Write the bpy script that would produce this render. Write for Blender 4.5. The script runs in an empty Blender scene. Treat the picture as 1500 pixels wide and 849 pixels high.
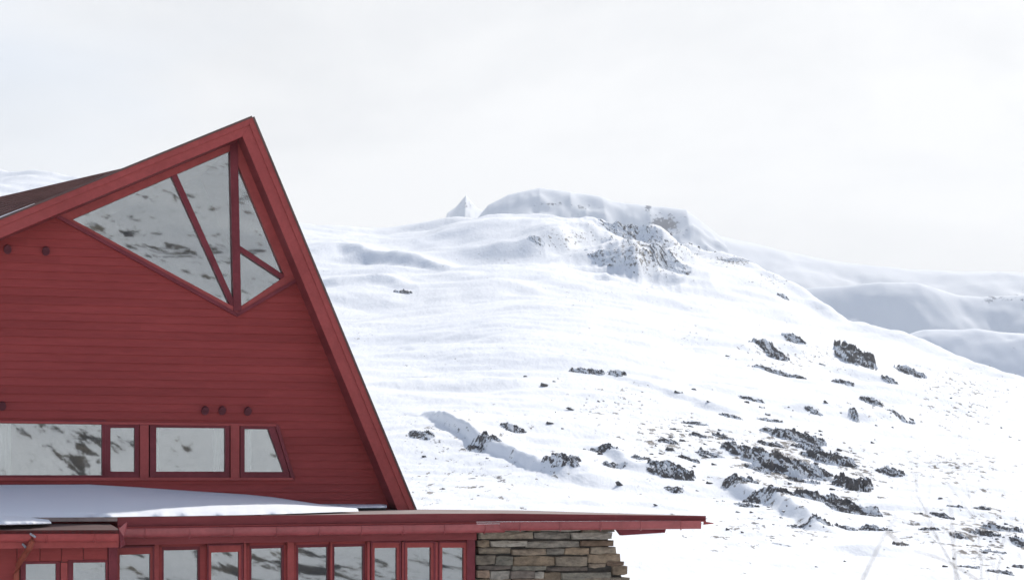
import bpy, bmesh, math, random
import numpy as np
from mathutils import Vector, noise as mnoise

R = math.radians
scene = bpy.context.scene
COL = scene.collection

# ------------------------------------------------------------------ camera
F, CX, HY = 3000.0, 750.0, 725.0            # focal length and horizon in photo pixels
cam_d = bpy.data.cameras.new('camera')
cam = bpy.data.objects.new('camera', cam_d); COL.objects.link(cam)
scene.camera = cam
cam.location = (0, 0, 0); cam.rotation_euler = (R(90), 0, 0)
cam_d.sensor_width = 36; cam_d.lens = 36 * F / 1500
cam_d.shift_y = (HY - 424.5) / 1500
cam_d.clip_start = 0.05; cam_d.clip_end = 60000
cam_d.dof.use_dof = True; cam_d.dof.focus_distance = 38; cam_d.dof.aperture_fstop = 4.5

# ------------------------------------------------------------------ light
SUN_AZ, SUN_EL = 30.0, 42.0                 # degrees to the right of the view, above the horizon
SUN_STRENGTH = 3.6; SKY = 0.12; EXPOSURE = 0.29
scene.view_settings.view_transform = 'Standard'; scene.view_settings.look = 'None'
scene.view_settings.exposure = EXPOSURE; scene.view_settings.gamma = 1
scene.view_settings.use_curve_mapping = False
sd = bpy.data.lights.new('sun', 'SUN'); sun = bpy.data.objects.new('sun', sd); COL.objects.link(sun)
sd.energy = SUN_STRENGTH; sd.angle = R(1.6); sd.color = (1, .965, .92)
to_sun = Vector((math.sin(R(SUN_AZ)) * math.cos(R(SUN_EL)), math.cos(R(SUN_AZ)) * math.cos(R(SUN_EL)), math.sin(R(SUN_EL))))
sun.rotation_euler = to_sun.to_track_quat('Z', 'Y').to_euler(); sun.location = (0, 0, 200)

world = bpy.data.worlds.new('World'); scene.world = world; world.use_nodes = True
wn, wl = world.node_tree.nodes, world.node_tree.links
wn.clear()
def N(nodes, t, **kw):
    n = nodes.new(t)
    for k, v in kw.items():
        if k in n.inputs: n.inputs[k].default_value = v
        else: setattr(n, k, v)
    return n
wo = N(wn, 'ShaderNodeOutputWorld'); bg = N(wn, 'ShaderNodeBackground'); bg.inputs['Strength'].default_value = SKY
sky = N(wn, 'ShaderNodeTexSky'); sky.sky_type = 'NISHITA'; sky.sun_disc = False
sky.sun_elevation = R(SUN_EL); sky.sun_rotation = R(SUN_AZ); sky.air_density = 1.0; sky.dust_density = 1.0; sky.ozone_density = 3.0
tc = N(wn, 'ShaderNodeTexCoord')
mp = N(wn, 'ShaderNodeMapping'); mp.inputs['Scale'].default_value = (1.0, 1.0, 2.6); mp.inputs['Location'].default_value = (4.3, 1.4, 2.2)
nz = N(wn, 'ShaderNodeTexNoise', Scale=3.2, Detail=6.0, Roughness=.55, Distortion=.35)
rp = N(wn, 'ShaderNodeValToRGB'); rp.color_ramp.elements[0].position = .36; rp.color_ramp.elements[1].position = .58
rp.color_ramp.elements[0].color = (5.9, 6.0, 6.15, 1); rp.color_ramp.elements[1].color = (7.4, 7.4, 7.4, 1)
wl.new(tc.outputs['Generated'], mp.inputs['Vector']); wl.new(mp.outputs[0], nz.inputs['Vector']); wl.new(nz.outputs['Fac'], rp.inputs['Fac'])
# cloud cover: thick towards the sun side, broken blue overhead and behind
dotn = N(wn, 'ShaderNodeVectorMath', operation='DOT_PRODUCT'); dotn.inputs[1].default_value = (math.sin(R(SUN_AZ - 8)) * .95, math.cos(R(SUN_AZ - 8)) * .95, .3)
wl.new(tc.outputs['Generated'], dotn.inputs[0])
nz2 = N(wn, 'ShaderNodeTexNoise', Scale=1.9, Detail=4.0, Roughness=.5)
wl.new(mp.outputs[0], nz2.inputs['Vector'])
ad = N(wn, 'ShaderNodeMath', operation='ADD'); ad2 = N(wn, 'ShaderNodeMath', operation='MULTIPLY'); ad2.inputs[1].default_value = .9
wl.new(nz2.outputs['Fac'], ad2.inputs[0]); wl.new(dotn.outputs['Value'], ad.inputs[0]); wl.new(ad2.outputs[0], ad.inputs[1])
mr = N(wn, 'ShaderNodeMapRange'); mr.inputs['From Min'].default_value = .72; mr.inputs['From Max'].default_value = 1.25; mr.inputs['To Min'].default_value = .0
wl.new(ad.outputs[0], mr.inputs['Value'])
mx = N(wn, 'ShaderNodeMix', data_type='RGBA')
wl.new(mr.outputs[0], mx.inputs['Factor']); wl.new(sky.outputs[0], mx.inputs['A']); wl.new(rp.outputs[0], mx.inputs['B'])
sz = N(wn, 'ShaderNodeSeparateXYZ'); wl.new(tc.outputs['Generated'], sz.inputs[0])
hg = N(wn, 'ShaderNodeMapRange', interpolation_type='SMOOTHSTEP'); hg.inputs['From Min'].default_value = -.02; hg.inputs['From Max'].default_value = .22; hg.inputs['To Min'].default_value = 1.17; hg.inputs['To Max'].default_value = 1.0
wl.new(sz.outputs['Z'], hg.inputs['Value'])
vm = N(wn, 'ShaderNodeVectorMath', operation='SCALE'); wl.new(rp.outputs[0], vm.inputs[0]); wl.new(hg.outputs[0], vm.inputs['Scale']); wl.new(vm.outputs[0], mx.inputs['B'])
wl.new(mx.outputs['Result'], bg.inputs['Color']); wl.new(bg.outputs[0], wo.inputs['Surface'])

# ------------------------------------------------------------------ materials
MATS = {}
def mat(name):
    m = bpy.data.materials.new(name); m.use_nodes = True; m.node_tree.nodes.clear()
    o = m.node_tree.nodes.new('ShaderNodeOutputMaterial'); MATS[name] = m
    return m, m.node_tree.nodes, m.node_tree.links, o
def ramp(nodes, fac, a, b, ca, cb, links):
    r = nodes.new('ShaderNodeValToRGB'); e = r.color_ramp.elements
    e[0].position = a; e[1].position = b; e[0].color = (*ca, 1); e[1].color = (*cb, 1)
    links.new(fac, r.inputs['Fac']); return r.outputs['Color']
def objcoord(n, l, scale=(1, 1, 1)):
    t = n.new('ShaderNodeTexCoord'); m = n.new('ShaderNodeMapping'); m.inputs['Scale'].default_value = scale
    l.new(t.outputs['Object'], m.inputs['Vector']); return m.outputs[0]
def paint(name, base, var=.22, rough=.55, scale=(1, 1, 6), spec=.22, bump=.15):
    """weathered wood paint: slow fading, streaks along the board, fine grain bump"""
    m, n, l, o = mat(name)
    p = n.new('ShaderNodeBsdfPrincipled'); p.inputs['Roughness'].default_value = rough; p.inputs['Specular IOR Level'].default_value = spec
    v = objcoord(n, l, scale)
    a = N(n, 'ShaderNodeTexNoise', Scale=.9, Detail=6.0, Roughness=.65); l.new(v, a.inputs['Vector'])
    b = N(n, 'ShaderNodeTexNoise', Scale=9.0, Detail=5.0, Roughness=.7); l.new(v, b.inputs['Vector'])
    c1 = ramp(n, a.outputs['Fac'], .3, .7, [x * (1 - var) for x in base], [min(1, x * (1 + var) + .012 * var / .22) for x in base], l)
    c2 = ramp(n, b.outputs['Fac'], .35, .7, (.86, .86, .86), (1.06, 1.07, 1.08), l)
    mu = N(n, 'ShaderNodeMix', data_type='RGBA', blend_type='MULTIPLY'); mu.inputs['Factor'].default_value = 1
    l.new(c1, mu.inputs['A']); l.new(c2, mu.inputs['B']); l.new(mu.outputs['Result'], p.inputs['Base Color'])
    bp = N(n, 'ShaderNodeBump', Strength=bump, Distance=.01); l.new(b.outputs['Fac'], bp.inputs['Height']); l.new(bp.outputs[0], p.inputs['Normal'])
    l.new(p.outputs[0], o.inputs['Surface'])
    return m
paint('siding_red', (.285, .041, .038), scale=(.5, .5, 4), var=.10)
paint('trim_red', (.325, .056, .052), var=.12, scale=(1.5, 1.5, 1.5), rough=.5)
paint('frame_red', (.165, .018, .027), scale=(2, 2, 2), rough=.45)
paint('beam_red', (.20, .032, .034), scale=(.5, .5, 3), rough=.6)
paint('gutter_red', (.30, .055, .055), scale=(2, 2, 2), rough=.4, spec=.5)
paint('rust_red', (.26, .06, .035), scale=(6, 6, 6), rough=.7)
paint('roof_brown', (.12, .072, .064), scale=(1, 1, 1), rough=.6)
paint('seam_brown', (.17, .085, .075), rough=.5)
paint('roof_felt', (.30, .235, .215), scale=(2, 2, 2), rough=.85, spec=.2)
paint('vent_red', (.09, .010, .018), rough=.5)
paint('black', (.012, .012, .013), rough=.8)
paint('interior', (.17, .15, .13), rough=.9)
paint('curtain', (.72, .72, .68), var=.05, rough=.95, spec=.1)
paint('galvanised', (.30, .32, .36), rough=.4)
paint('bark', (.22, .19, .17), scale=(20, 20, 20), rough=.9, spec=.1)
paint('dry_stem', (.34, .29, .24), scale=(20, 20, 20), rough=.9, spec=.1)

def glass():
    m, n, l, o = mat('glass')
    g = N(n, 'ShaderNodeBsdfGlossy', Roughness=.013); g.inputs['Color'].default_value = (.93, .96, .97, 1)
    t = n.new('ShaderNodeBsdfTransparent'); t.inputs['Color'].default_value = (.74, .77, .77, 1)
    v = objcoord(n, l, (1, 1, 1)); z = N(n, 'ShaderNodeTexNoise', Scale=.9, Detail=1.0); l.new(v, z.inputs['Vector'])
    bp = N(n, 'ShaderNodeBump', Strength=.05, Distance=.02); l.new(z.outputs['Fac'], bp.inputs['Height']); l.new(bp.outputs[0], g.inputs['Normal'])
    fr = N(n, 'ShaderNodeFresnel', IOR=1.6)
    ma = N(n, 'ShaderNodeMath', operation='ADD'); ma.inputs[1].default_value = .145; l.new(fr.outputs[0], ma.inputs[0]); ma.use_clamp = True
    x = n.new('ShaderNodeMixShader'); l.new(ma.outputs[0], x.inputs[0]); l.new(t.outputs[0], x.inputs[1]); l.new(g.outputs[0], x.inputs[2])
    l.new(x.outputs[0], o.inputs['Surface'])
glass()
def board_tones():
    """each lapped board takes the paint a little differently"""
    nt = MATS['siding_red'].node_tree; n, l = nt.nodes, nt.links
    p = [x for x in n if x.type == 'BSDF_PRINCIPLED'][0]; src = p.inputs['Base Color'].links[0].from_socket
    g = n.new('ShaderNodeNewGeometry'); sp = n.new('ShaderNodeSeparateXYZ'); l.new(g.outputs['Position'], sp.inputs[0])
    def M(op, a, b=None):
        k = n.new('ShaderNodeMath'); k.operation = op
        for i, v in enumerate((a, b)):
            if v is None: continue
            if isinstance(v, (int, float)): k.inputs[i].default_value = v
            else: l.new(v, k.inputs[i])
        return k.outputs[0]
    row = M('FLOOR', M('DIVIDE', M('ADD', sp.outputs['Z'], 20 - BOARD0), .116))
    wn1 = n.new('ShaderNodeTexWhiteNoise'); wn1.noise_dimensions = '1D'; l.new(row, wn1.inputs['W'])
    sx = M('ADD', M('MULTIPLY', sp.outputs['X'], math.cos(R(17.6))), M('MULTIPLY', sp.outputs['Y'], math.sin(R(17.6))))
    col = M('FLOOR', M('DIVIDE', M('ADD', sx, M('MULTIPLY', wn1.outputs['Value'], 3.9)), 3.9))
    cv = n.new('ShaderNodeCombineXYZ'); l.new(row, cv.inputs[0]); l.new(col, cv.inputs[1])
    w2 = n.new('ShaderNodeTexWhiteNoise'); w2.noise_dimensions = '2D'; l.new(cv.outputs[0], w2.inputs['Vector'])
    c = ramp(n, w2.outputs['Value'], 0, 1, (.94, .93, .93), (1.06, 1.08, 1.08), l)
    mu = N(n, 'ShaderNodeMix', data_type='RGBA', blend_type='MULTIPLY'); mu.inputs['Factor'].default_value = 1
    l.new(src, mu.inputs['A']); l.new(c, mu.inputs['B']); l.new(mu.outputs['Result'], p.inputs['Base Color'])
BOARD0 = (HY - 748) / F * (30 * (math.cos(R(17.6)) + math.sin(R(17.6)) * .135)) / (math.cos(R(17.6)) + math.sin(R(17.6)) * .15) - 3.2 + 20 - math.floor((20) / .116) * .116
board_tones()

def snow_plain():
    m, n, l, o = mat('snow')
    p = n.new('ShaderNodeBsdfPrincipled'); p.inputs['Roughness'].default_value = .75; p.inputs['Specular IOR Level'].default_value = .25
    p.inputs['Base Color'].default_value = (.86, .87, .885, 1)
    v = objcoord(n, l, (1, 1, 1)); z = N(n, 'ShaderNodeTexNoise', Scale=7.0, Detail=8.0, Roughness=.6); l.new(v, z.inputs['Vector'])
    bp = N(n, 'ShaderNodeBump', Strength=.3, Distance=.03); l.new(z.outputs['Fac'], bp.inputs['Height']); l.new(bp.outputs[0], p.inputs['Normal'])
    l.new(p.outputs[0], o.inputs['Surface'])
snow_plain()

def snow_terrain():
    """snow with wind texture; where the vertex weight 'scrub' is high, heath, stones and turf poke through"""
    m, n, l, o = mat('snow_terrain')
    p = n.new('ShaderNodeBsdfPrincipled'); p.inputs['Roughness'].default_value = .8; p.inputs['Specular IOR Level'].default_value = .2
    v = objcoord(n, l, (1, 1, 1))
    t = n.new('ShaderNodeTexCoord')
    mpp = n.new('ShaderNodeMapping'); mpp.inputs['Scale'].default_value = (.26, .075, .26); mpp.inputs['Rotation'].default_value = (0, 0, R(-24))
    l.new(t.outputs['Object'], mpp.inputs['Vector'])
    z = N(n, 'ShaderNodeTexNoise', Scale=3.6, Detail=8.0, Roughness=.66, Lacunarity=2.2); l.new(mpp.outputs[0], z.inputs['Vector'])
    at = n.new('ShaderNodeAttribute'); at.attribute_name = 'scrub'
    sm = N(n, 'ShaderNodeMath', operation='MULTIPLY_ADD'); sm.inputs[1].default_value = .34; l.new(at.outputs['Fac'], sm.inputs[0]); l.new(z.outputs['Fac'], sm.inputs[2])
    mk = N(n, 'ShaderNodeMapRange', interpolation_type='SMOOTHSTEP'); mk.inputs['From Min'].default_value = .70; mk.inputs['From Max'].default_value = .76
    l.new(sm.outputs[0], mk.inputs['Value'])
    z3 = N(n, 'ShaderNodeTexNoise', Scale=.5, Detail=3.0); l.new(v, z3.inputs['Vector'])
    sc = ramp(n, z3.outputs['Fac'], .35, .65, (.08, .08, .09), (.21, .18, .145), l)
    ws = N(n, 'ShaderNodeTexNoise', Scale=.02, Detail=5.0); l.new(v, ws.inputs['Vector'])
    wc = ramp(n, ws.outputs['Fac'], .35, .65, (.84, .85, .87), (.89, .89, .89), l)
    c = N(n, 'ShaderNodeMix', data_type='RGBA'); l.new(mk.outputs[0], c.inputs['Factor']); l.new(wc, c.inputs['A']); l.new(sc, c.inputs['B'])
    l.new(c.outputs['Result'], p.inputs['Base Color'])
    z2 = N(n, 'ShaderNodeTexNoise', Scale=3.0, Detail=7.0, Roughness=.6); l.new(mpp.outputs[0], z2.inputs['Vector'])
    bp = N(n, 'ShaderNodeBump', Strength=.28, Distance=1.0); l.new(z2.outputs['Fac'], bp.inputs['Height']); l.new(bp.outputs[0], p.inputs['Normal'])
    l.new(p.outputs[0], o.inputs['Surface'])
snow_terrain()

def rock_mat():
    m, n, l, o = mat('rock')
    p = n.new('ShaderNodeBsdfPrincipled'); p.inputs['Roughness'].default_value = .9; p.inputs['Specular IOR Level'].default_value = .2
    g = n.new('ShaderNodeNewGeometry')
    z = N(n, 'ShaderNodeTexNoise', Scale=1.2, Detail=8.0, Roughness=.7); l.new(g.outputs['Position'], z.inputs['Vector'])
    c = ramp(n, z.outputs['Fac'], .3, .7, (.045, .048, .058), (.17, .15, .135), l)
    sx = n.new('ShaderNodeSeparateXYZ'); l.new(g.outputs['Normal'], sx.inputs[0])
    z2 = N(n, 'ShaderNodeTexNoise', Scale=.85, Detail=7.0, Roughness=.7); l.new(g.outputs['Position'], z2.inputs['Vector'])
    at = n.new('ShaderNodeAttribute'); at.attribute_name = 'drift'
    a0 = N(n, 'ShaderNodeMath', operation='MULTIPLY_ADD'); a0.inputs[1].default_value = 1.0; l.new(at.outputs['Fac'], a0.inputs[0]); l.new(sx.outputs['Z'], a0.inputs[2])
    a = N(n, 'ShaderNodeMath', operation='MULTIPLY_ADD'); a.inputs[1].default_value = 1.6; l.new(z2.outputs['Fac'], a.inputs[0]); l.new(a0.outputs[0], a.inputs[2])
    mk = N(n, 'ShaderNodeMapRange', interpolation_type='SMOOTHSTEP'); mk.inputs['From Min'].default_value = 1.50; mk.inputs['From Max'].default_value = 1.62; l.new(a.outputs[0], mk.inputs['Value'])
    x = N(n, 'ShaderNodeMix', data_type='RGBA'); l.new(mk.outputs[0], x.inputs['Factor']); l.new(c, x.inputs['A']); x.inputs['B'].default_value = (.86, .87, .88, 1)
    l.new(x.outputs['Result'], p.inputs['Base Color'])
    bp = N(n, 'ShaderNodeBump', Strength=.6, Distance=.5); l.new(z.outputs['Fac'], bp.inputs['Height']); l.new(bp.outputs[0], p.inputs['Normal'])
    l.new(p.outputs[0], o.inputs['Surface'])
rock_mat()

def stone_mat():
    m, n, l, o = mat('masonry')
    p = n.new('ShaderNodeBsdfPrincipled'); p.inputs['Roughness'].default_value = .9; p.inputs['Specular IOR Level'].default_value = .2
    at = n.new('ShaderNodeAttribute'); at.attribute_name = 'stone'
    v = objcoord(n, l, (1, 1, 1.8))
    z = N(n, 'ShaderNodeTexNoise', Scale=9.0, Detail=8.0, Roughness=.7); l.new(v, z.inputs['Vector'])
    c2 = ramp(n, z.outputs['Fac'], .32, .7, (.50, .50, .50), (1.35, 1.32, 1.25), l)
    mu = N(n, 'ShaderNodeMix', data_type='RGBA', blend_type='MULTIPLY'); mu.inputs['Factor'].default_value = 1
    l.new(at.outputs['Color'], mu.inputs['A']); l.new(c2, mu.inputs['B']); l.new(mu.outputs['Result'], p.inputs['Base Color'])
    bp = N(n, 'ShaderNodeBump', Strength=.8, Distance=.03); l.new(z.outputs['Fac'], bp.inputs['Height']); l.new(bp.outputs[0], p.inputs['Normal'])
    l.new(p.outputs[0], o.inputs['Surface'])
stone_mat()

# ------------------------------------------------------------------ object helpers
def tag(o, label=None, cat=None, group=None, kind=None):
    if label: o['label'] = label
    if cat: o['category'] = cat
    if group: o['group'] = group
    if kind: o['kind'] = kind
    return o
BASE = {}
def empty(name, loc):
    o = bpy.data.objects.new(name, None); COL.objects.link(o); o.location = loc; BASE[o.name] = Vector(loc); return o
class MB:
    """collects world-space faces; build() links them as one mesh object"""
    def __init__(self): self.v = []; self.f = []; self.c = []
    def poly(self, pts, col=None):
        i = len(self.v); self.v += [Vector(p) for p in pts]; self.f.append(list(range(i, i + len(pts)))); self.c.append(col)
    def prism(self, pts, d, col=None):
        i = len(self.v); n = len(pts); pts = [Vector(p) for p in pts]; d = Vector(d)
        self.v += pts + [p + d for p in pts]
        self.f.append(list(range(i, i + n))); self.f.append([i + n + k for k in reversed(range(n))])
        for k in range(n):
            a, b = i + k, i + (k + 1) % n; self.f.append([b, a, a + n, b + n])
        self.c += [col] * (n + 2)
    def ring(self, outer, inner, d):
        n = len(outer)
        for k in range(n):
            a, b = k, (k + 1) % n
            self.prism([outer[a], outer[b], inner[b], inner[a]], d)
    def tube(self, pts, rads, seg=8, cap=True):
        pts = [Vector(p) for p in pts]; i0 = len(self.v)
        for k, p in enumerate(pts):
            t = (pts[min(k + 1, len(pts) - 1)] - pts[max(k - 1, 0)]).normalized()
            u = t.cross(Vector((0, 0, 1)));
            if u.length < .05: u = t.cross(Vector((1, 0, 0)))
            u.normalize(); w = t.cross(u)
            for s in range(seg):
                a = 2 * math.pi * s / seg; self.v.append(p + (u * math.cos(a) + w * math.sin(a)) * rads[k])
        for k in range(len(pts) - 1):
            for s in range(seg):
                a = i0 + k * seg + s; b = i0 + k * seg + (s + 1) % seg; self.f.append([a, b, b + seg, a + seg]); self.c.append(None)
        if cap:
            self.f.append([i0 + s for s in range(seg)]); self.f.append([i0 + (len(pts) - 1) * seg + s for s in reversed(range(seg))]); self.c += [None, None]
    def build(self, name, m, parent=None, bevel=0, smooth=False, base=None, fix=True):
        b = Vector((0, 0, 0))
        if parent is not None:
            b = BASE[parent.name]
        elif base is not None: b = Vector(base)
        me = bpy.data.meshes.new(name); me.from_pydata([tuple(v - b) for v in self.v], [], self.f)
        if fix:
            bm = bmesh.new(); bm.from_mesh(me); bmesh.ops.recalc_face_normals(bm, faces=bm.faces)
            bm.to_mesh(me); bm.free()
        me.materials.append(MATS[m]) if isinstance(m, str) else None
        o = bpy.data.objects.new(name, me); COL.objects.link(o)
        BASE[o.name] = b
        if parent is not None:
            o.parent = parent
            if parent.type == 'MESH': pass
        else: o.location = b
        if any(c is not None for c in self.c):
            at = me.color_attributes.new('stone', 'FLOAT_COLOR', 'CORNER')
            k = 0
            for pi, pol in enumerate(me.polygons):
                c = self.c[pi] or (.1, .1, .1)
                for _ in pol.loop_indices: at.data[_].color = (*c, 1)
        if smooth:
            for pol in me.polygons: pol.use_smooth = True
        if bevel:
            bv = o.modifiers.new('bevel', 'BEVEL'); bv.width = bevel; bv.segments = 2; bv.limit_method = 'ANGLE'
        return o

# facade frame: the lodge front recedes to the right by 17.6 degrees
TH = R(17.6)
D = Vector((math.cos(TH), math.sin(TH), 0)); NO = Vector((math.sin(TH), -math.cos(TH), 0)); IN = -NO
C0 = 30 * (math.cos(TH) + math.sin(TH) * .135)
def P(px, py, o=0.0, depth=None):
    """point of the facade-parallel plane o metres in front of the lodge wall"""
    u = (px - CX) / F
    Y = depth if depth else (C0 - o) / (math.cos(TH) - math.sin(TH) * u)
    return Vector((u * Y, Y, (HY - py) / F * Y))
def loc2(px, py, o):                        # (s, z) on the plane
    p = P(px, py, o); return (p.dot(D), p.z)
def pt(s, z, o):
    # s along D, plane offset o : n.P = const
    c = C0 - o                              # = P.(IN)
    return D * s + IN * c + Vector((0, 0, z))

# ------------------------------------------------------------------ terrain
rs = np.random.RandomState(7)
PERM = rs.rand(256, 256)
def vnoise(x, y):
    xi = np.floor(x).astype(int); yi = np.floor(y).astype(int); xf = x - xi; yf = y - yi
    u = xf * xf * xf * (xf * (xf * 6 - 15) + 10); v = yf * yf * yf * (yf * (yf * 6 - 15) + 10)
    a = PERM[xi & 255, yi & 255]; b = PERM[(xi + 1) & 255, yi & 255]; c = PERM[xi & 255, (yi + 1) & 255]; d = PERM[(xi + 1) & 255, (yi + 1) & 255]
    return (a * (1 - u) + b * u) * (1 - v) + (c * (1 - u) + d * u) * v - .5
def fbm(x, y, oc=5, g=.5, lac=2.03):
    s = 0; a = 1
    for k in range(oc):
        s = s + a * vnoise(x + 17.3 * k, y + 31.7 * k); x, y = x * lac, y * lac; a *= g
    return s
def ridged(x, y, oc=5):
    s = 0; a = 1
    for k in range(oc):
        s = s + a * (1 - np.abs(2 * vnoise(x + 7.3 * k, y + 3.7 * k)) * 2); x, y = x * 2.1, y * 2.1; a *= .5
    return s
# crest of the main hillside: photo column, photo row of the skyline, distance in metres
CREST = np.array([(-4000, 420, 800), (-1200, 250, 1000), (-300, 226, 1050), (0, 240, 1000), (100, 256, 960), (250, 285, 930), (440, 328, 900), (560, 325, 900), (640, 312, 900), (720, 304, 880),
                  (830, 306, 860), (900, 318, 840), (960, 344, 800), (1010, 365, 780), (1060, 380, 750), (1150, 420, 690), (1230, 456, 640), (1300, 482, 600),
                  (1400, 514, 560), (1500, 548, 520), (1700, 610, 480), (2500, 660, 400), (6000, 690, 400)])
D0, Y0 = 90.0, 866.0
_px = np.arange(-4200, 6300, 10.0); _k = np.exp(-.5 * (np.arange(-12, 13) / 4.2) ** 2); _k /= _k.sum()
CRD = [np.convolve(np.pad(np.interp(_px, CREST[:, 0], CREST[:, i]), 12, mode='edge'), _k, 'valid') for i in (1, 2)]
def crest(px, i): return np.interp(px, _px, CRD[i])
def S(t): t = np.clip(t, 0, 1); return t * t * (3 - 2 * t)
def base_row(px, Dd):
    yc = crest(px, 0); dc = crest(px, 1)
    t = (np.log(Dd) - math.log(D0)) / (np.log(dc) - math.log(D0))
    g = np.where(t < 0, t, np.where(t < 1, .84 * t + .16 * t * t, 1 + (t - 1) * 1.1))
    return Y0 + (yc - Y0) * g, t, dc
# ledges: (column, row) polyline of the foot, height m, run m, decay m
LEDGES = [
    ([(560, 608), (640, 640), (700, 664), (760, 682), (830, 696), (930, 704)], 1.15, 4.5, 22),
    ([(560, 392), (640, 382), (700, 380), (780, 382), (860, 372), (930, 366)], 7.5, 30, 70),
    ([(400, 402), (520, 394), (600, 398), (700, 410)], 3.4, 16, 50),
    ([(430, 436), (540, 434), (630, 436)], 2.2, 12, 40),
    ([(820, 402), (930, 404), (1000, 402), (1050, 400)], 3.5, 16, 40),
    ([(990, 520), (1080, 530), (1160, 530), (1230, 524)], 2.0, 9, 22),
    ([(1190, 550), (1260, 556), (1340, 566)], 2.0, 8, 20),
    ([(1120, 612), (1220, 620), (1300, 628), (1370, 622)], 1.7, 7, 20),
    ([(1020, 694), (1100, 722), (1160, 748), (1250, 782)], 1.3, 6, 16),
    ([(820, 555), (960, 585), (1060, 612), (1150, 625)], .8, 6, 22),
    ([(840, 662), (930, 690), (1040, 708)], .8, 4.5, 16),
    ([(1210, 800), (1330, 810), (1430, 790)], .4, 3, 12),
    ([(1150, 465), (1260, 505), (1370, 525)], .8, 9, 25),
    ([(650, 520), (800, 515), (950, 530)], 1.0, 14, 35),
    ([(530, 515), (620, 540), (740, 548)], .9, 10, 26),
]
def row_to_dist(px, row):
    Ds = np.geomspace(30, 1100, 1500); r, _, _ = base_row(np.full_like(Ds, px), Ds)
    i = np.argmax(r <= row); return min(Ds[i] if (r <= row).any() else Ds[-1], float(np.interp(px, CREST[:, 0], CREST[:, 2])) * .93)
LED = []
for pl, h, w, L in LEDGES:
    LED.append((np.array([p[0] for p in pl], float), np.array([row_to_dist(*p) for p in pl]), h, w, L))
def terrain_z(X, Y):
    X = np.asarray(X, float); Y = np.asarray(Y, float)
    Dd = np.maximum(np.hypot(X, Y), .5)
    ang = np.arctan2(X, Y)                                     # 0 straight ahead
    a = np.clip(ang, -1.2, 1.2); px = CX + F * np.tan(a)
    Ye = np.maximum(Dd * np.cos(a), .5)
    Dq = np.maximum(Ye, 20)
    row, t, dc = base_row(px, Dq)
    z = (HY - row) / F * Ye
    zc = (HY - crest(px, 0)) / F * dc
    zback = zc - (Ye - dc) * .26 - 2.5 * (np.sqrt(1 + ((Ye - dc) / 60) ** 2) - 1)
    k = S((Ye - dc + 25) / 50)
    z = z * (1 - k) + zback * k
    z = np.maximum(z, -60)
    # ground around the building and the camera
    near = -3.6 + 0 * z
    z = np.where(Ye < D0, near + (z - near) * S((Ye - 45) / (D0 - 45)), z)
    for cx, cd, h, w, L in LED:
        xx = np.linspace(cx[0], cx[-1], 60); dd = np.interp(xx, cx, cd); dd = np.convolve(np.pad(dd, 6, mode='edge'), np.ones(13) / 13, 'valid'); d = np.interp(px, xx, dd); W_ = max(45., (cx[-1] - cx[0]) * .33); e = S((px - cx[0]) / W_) * S((cx[-1] - px) / W_) * (.75 + 1.1 * fbm(X / 31. + h, Y / 60., 2))
        wob = 1 + .35 * fbm(X / 23., Y / 23., 2)
        q = Ye - d - (3 + 1.1 * w) * fbm(X / (4 + 2 * w), Y / (6 + 3 * w), 4, .55)
        z = z + h * wob * e * S(q / w) * np.exp(-np.maximum(q - w, 0) / L)
    far = S((Ye - 60) / 140); fc = .35 + .65 * S((Ye - 150) / 500)
    z = z + far * fc * (7.0 * fbm(X / 150 + 3, Y / 150, 3) + 3.4 * fbm(X / 42, Y / 42 + 9, 4) + 1.0 * np.abs(fbm((X * .9 - Y * .43) / 34, (X * .43 + Y * .9) / 17 + 4, 3)))
    rot = .9 * X - .43 * Y, .43 * X + .9 * Y
    z = z + S((Ye - 70) / 60) * (1 - .6 * S((Ye - 350) / 200)) * (.8 * fbm(rot[0] / 16, rot[1] / 8, 4, .5)) 
    z = z + .06 * fbm(X / 1.8, Y / 1.8, 3)
    rug = np.exp(-((px - 930) / 95) ** 2) * S((Ye - 560) / 120) * (1 - S((Ye - dc) / 60))
    z = z + rug * (3.2 * (ridged(X / 26, Y / 26, 4) - 1.2))
    # bank the photographer stands on
    bank = np.exp(-(np.hypot(X - 1.5, Y + 1) / 9.0) ** 2)
    z = z + bank * 2.1
    # hillside behind the photographer
    bk = S((-Y - 14) / 40); zb = -3.6 + .36 * np.maximum(-Y - 14, 0) + 9 * fbm(X / 60, Y / 60, 4) + 2.5 * fbm(X / 14, Y / 14, 3)
    zb = np.minimum(zb, 190 + 20 * fbm(X / 120, Y / 120, 3))
    z = z * (1 - bk) + zb * bk
    return z
# scrub density blobs (column, row, half width, half height, weight)
SCRUB = [(950, 370, 90, 40, .75), (830, 352, 60, 22, .5), (1075, 382, 40, 10, .6), (1180, 520, 130, 35, .45), (1270, 600, 90, 35, .45), (1400, 590, 120, 70, .48), (1400, 680, 120, 50, .42), (1150, 680, 110, 80, .62),
         (1000, 640, 110, 50, .5), (900, 590, 140, 40, .4), (1100, 780, 220, 40, .42), (1430, 780, 100, 70, .62), (700, 700, 160, 40, .36), (650, 640, 80, 50, .32), (850, 440, 120, 22, .3),
         (1340, 770, 80, 50, .45), (520, 500, 60, 25, .35), (1020, 490, 60, 40, .3), (1130, 410, 60, 20, .4), (640, 720, 80, 25, .36), (700, 475, 200, 60, .2), (1250, 700, 80, 60, .5), (1340, 500, 60, 18, .35), (590, 430, 30, 8, .4),(850,350,30,10,.5)]
def scrub_w(px, row):
    s = np.full(px.shape, .15)
    for cx, cy, w, h, k in SCRUB:
        s = np.maximum(s, min(k, .6) * np.exp(-((px - cx) / w) ** 2 - ((row - cy) / h) ** 2))
    return s
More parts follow.
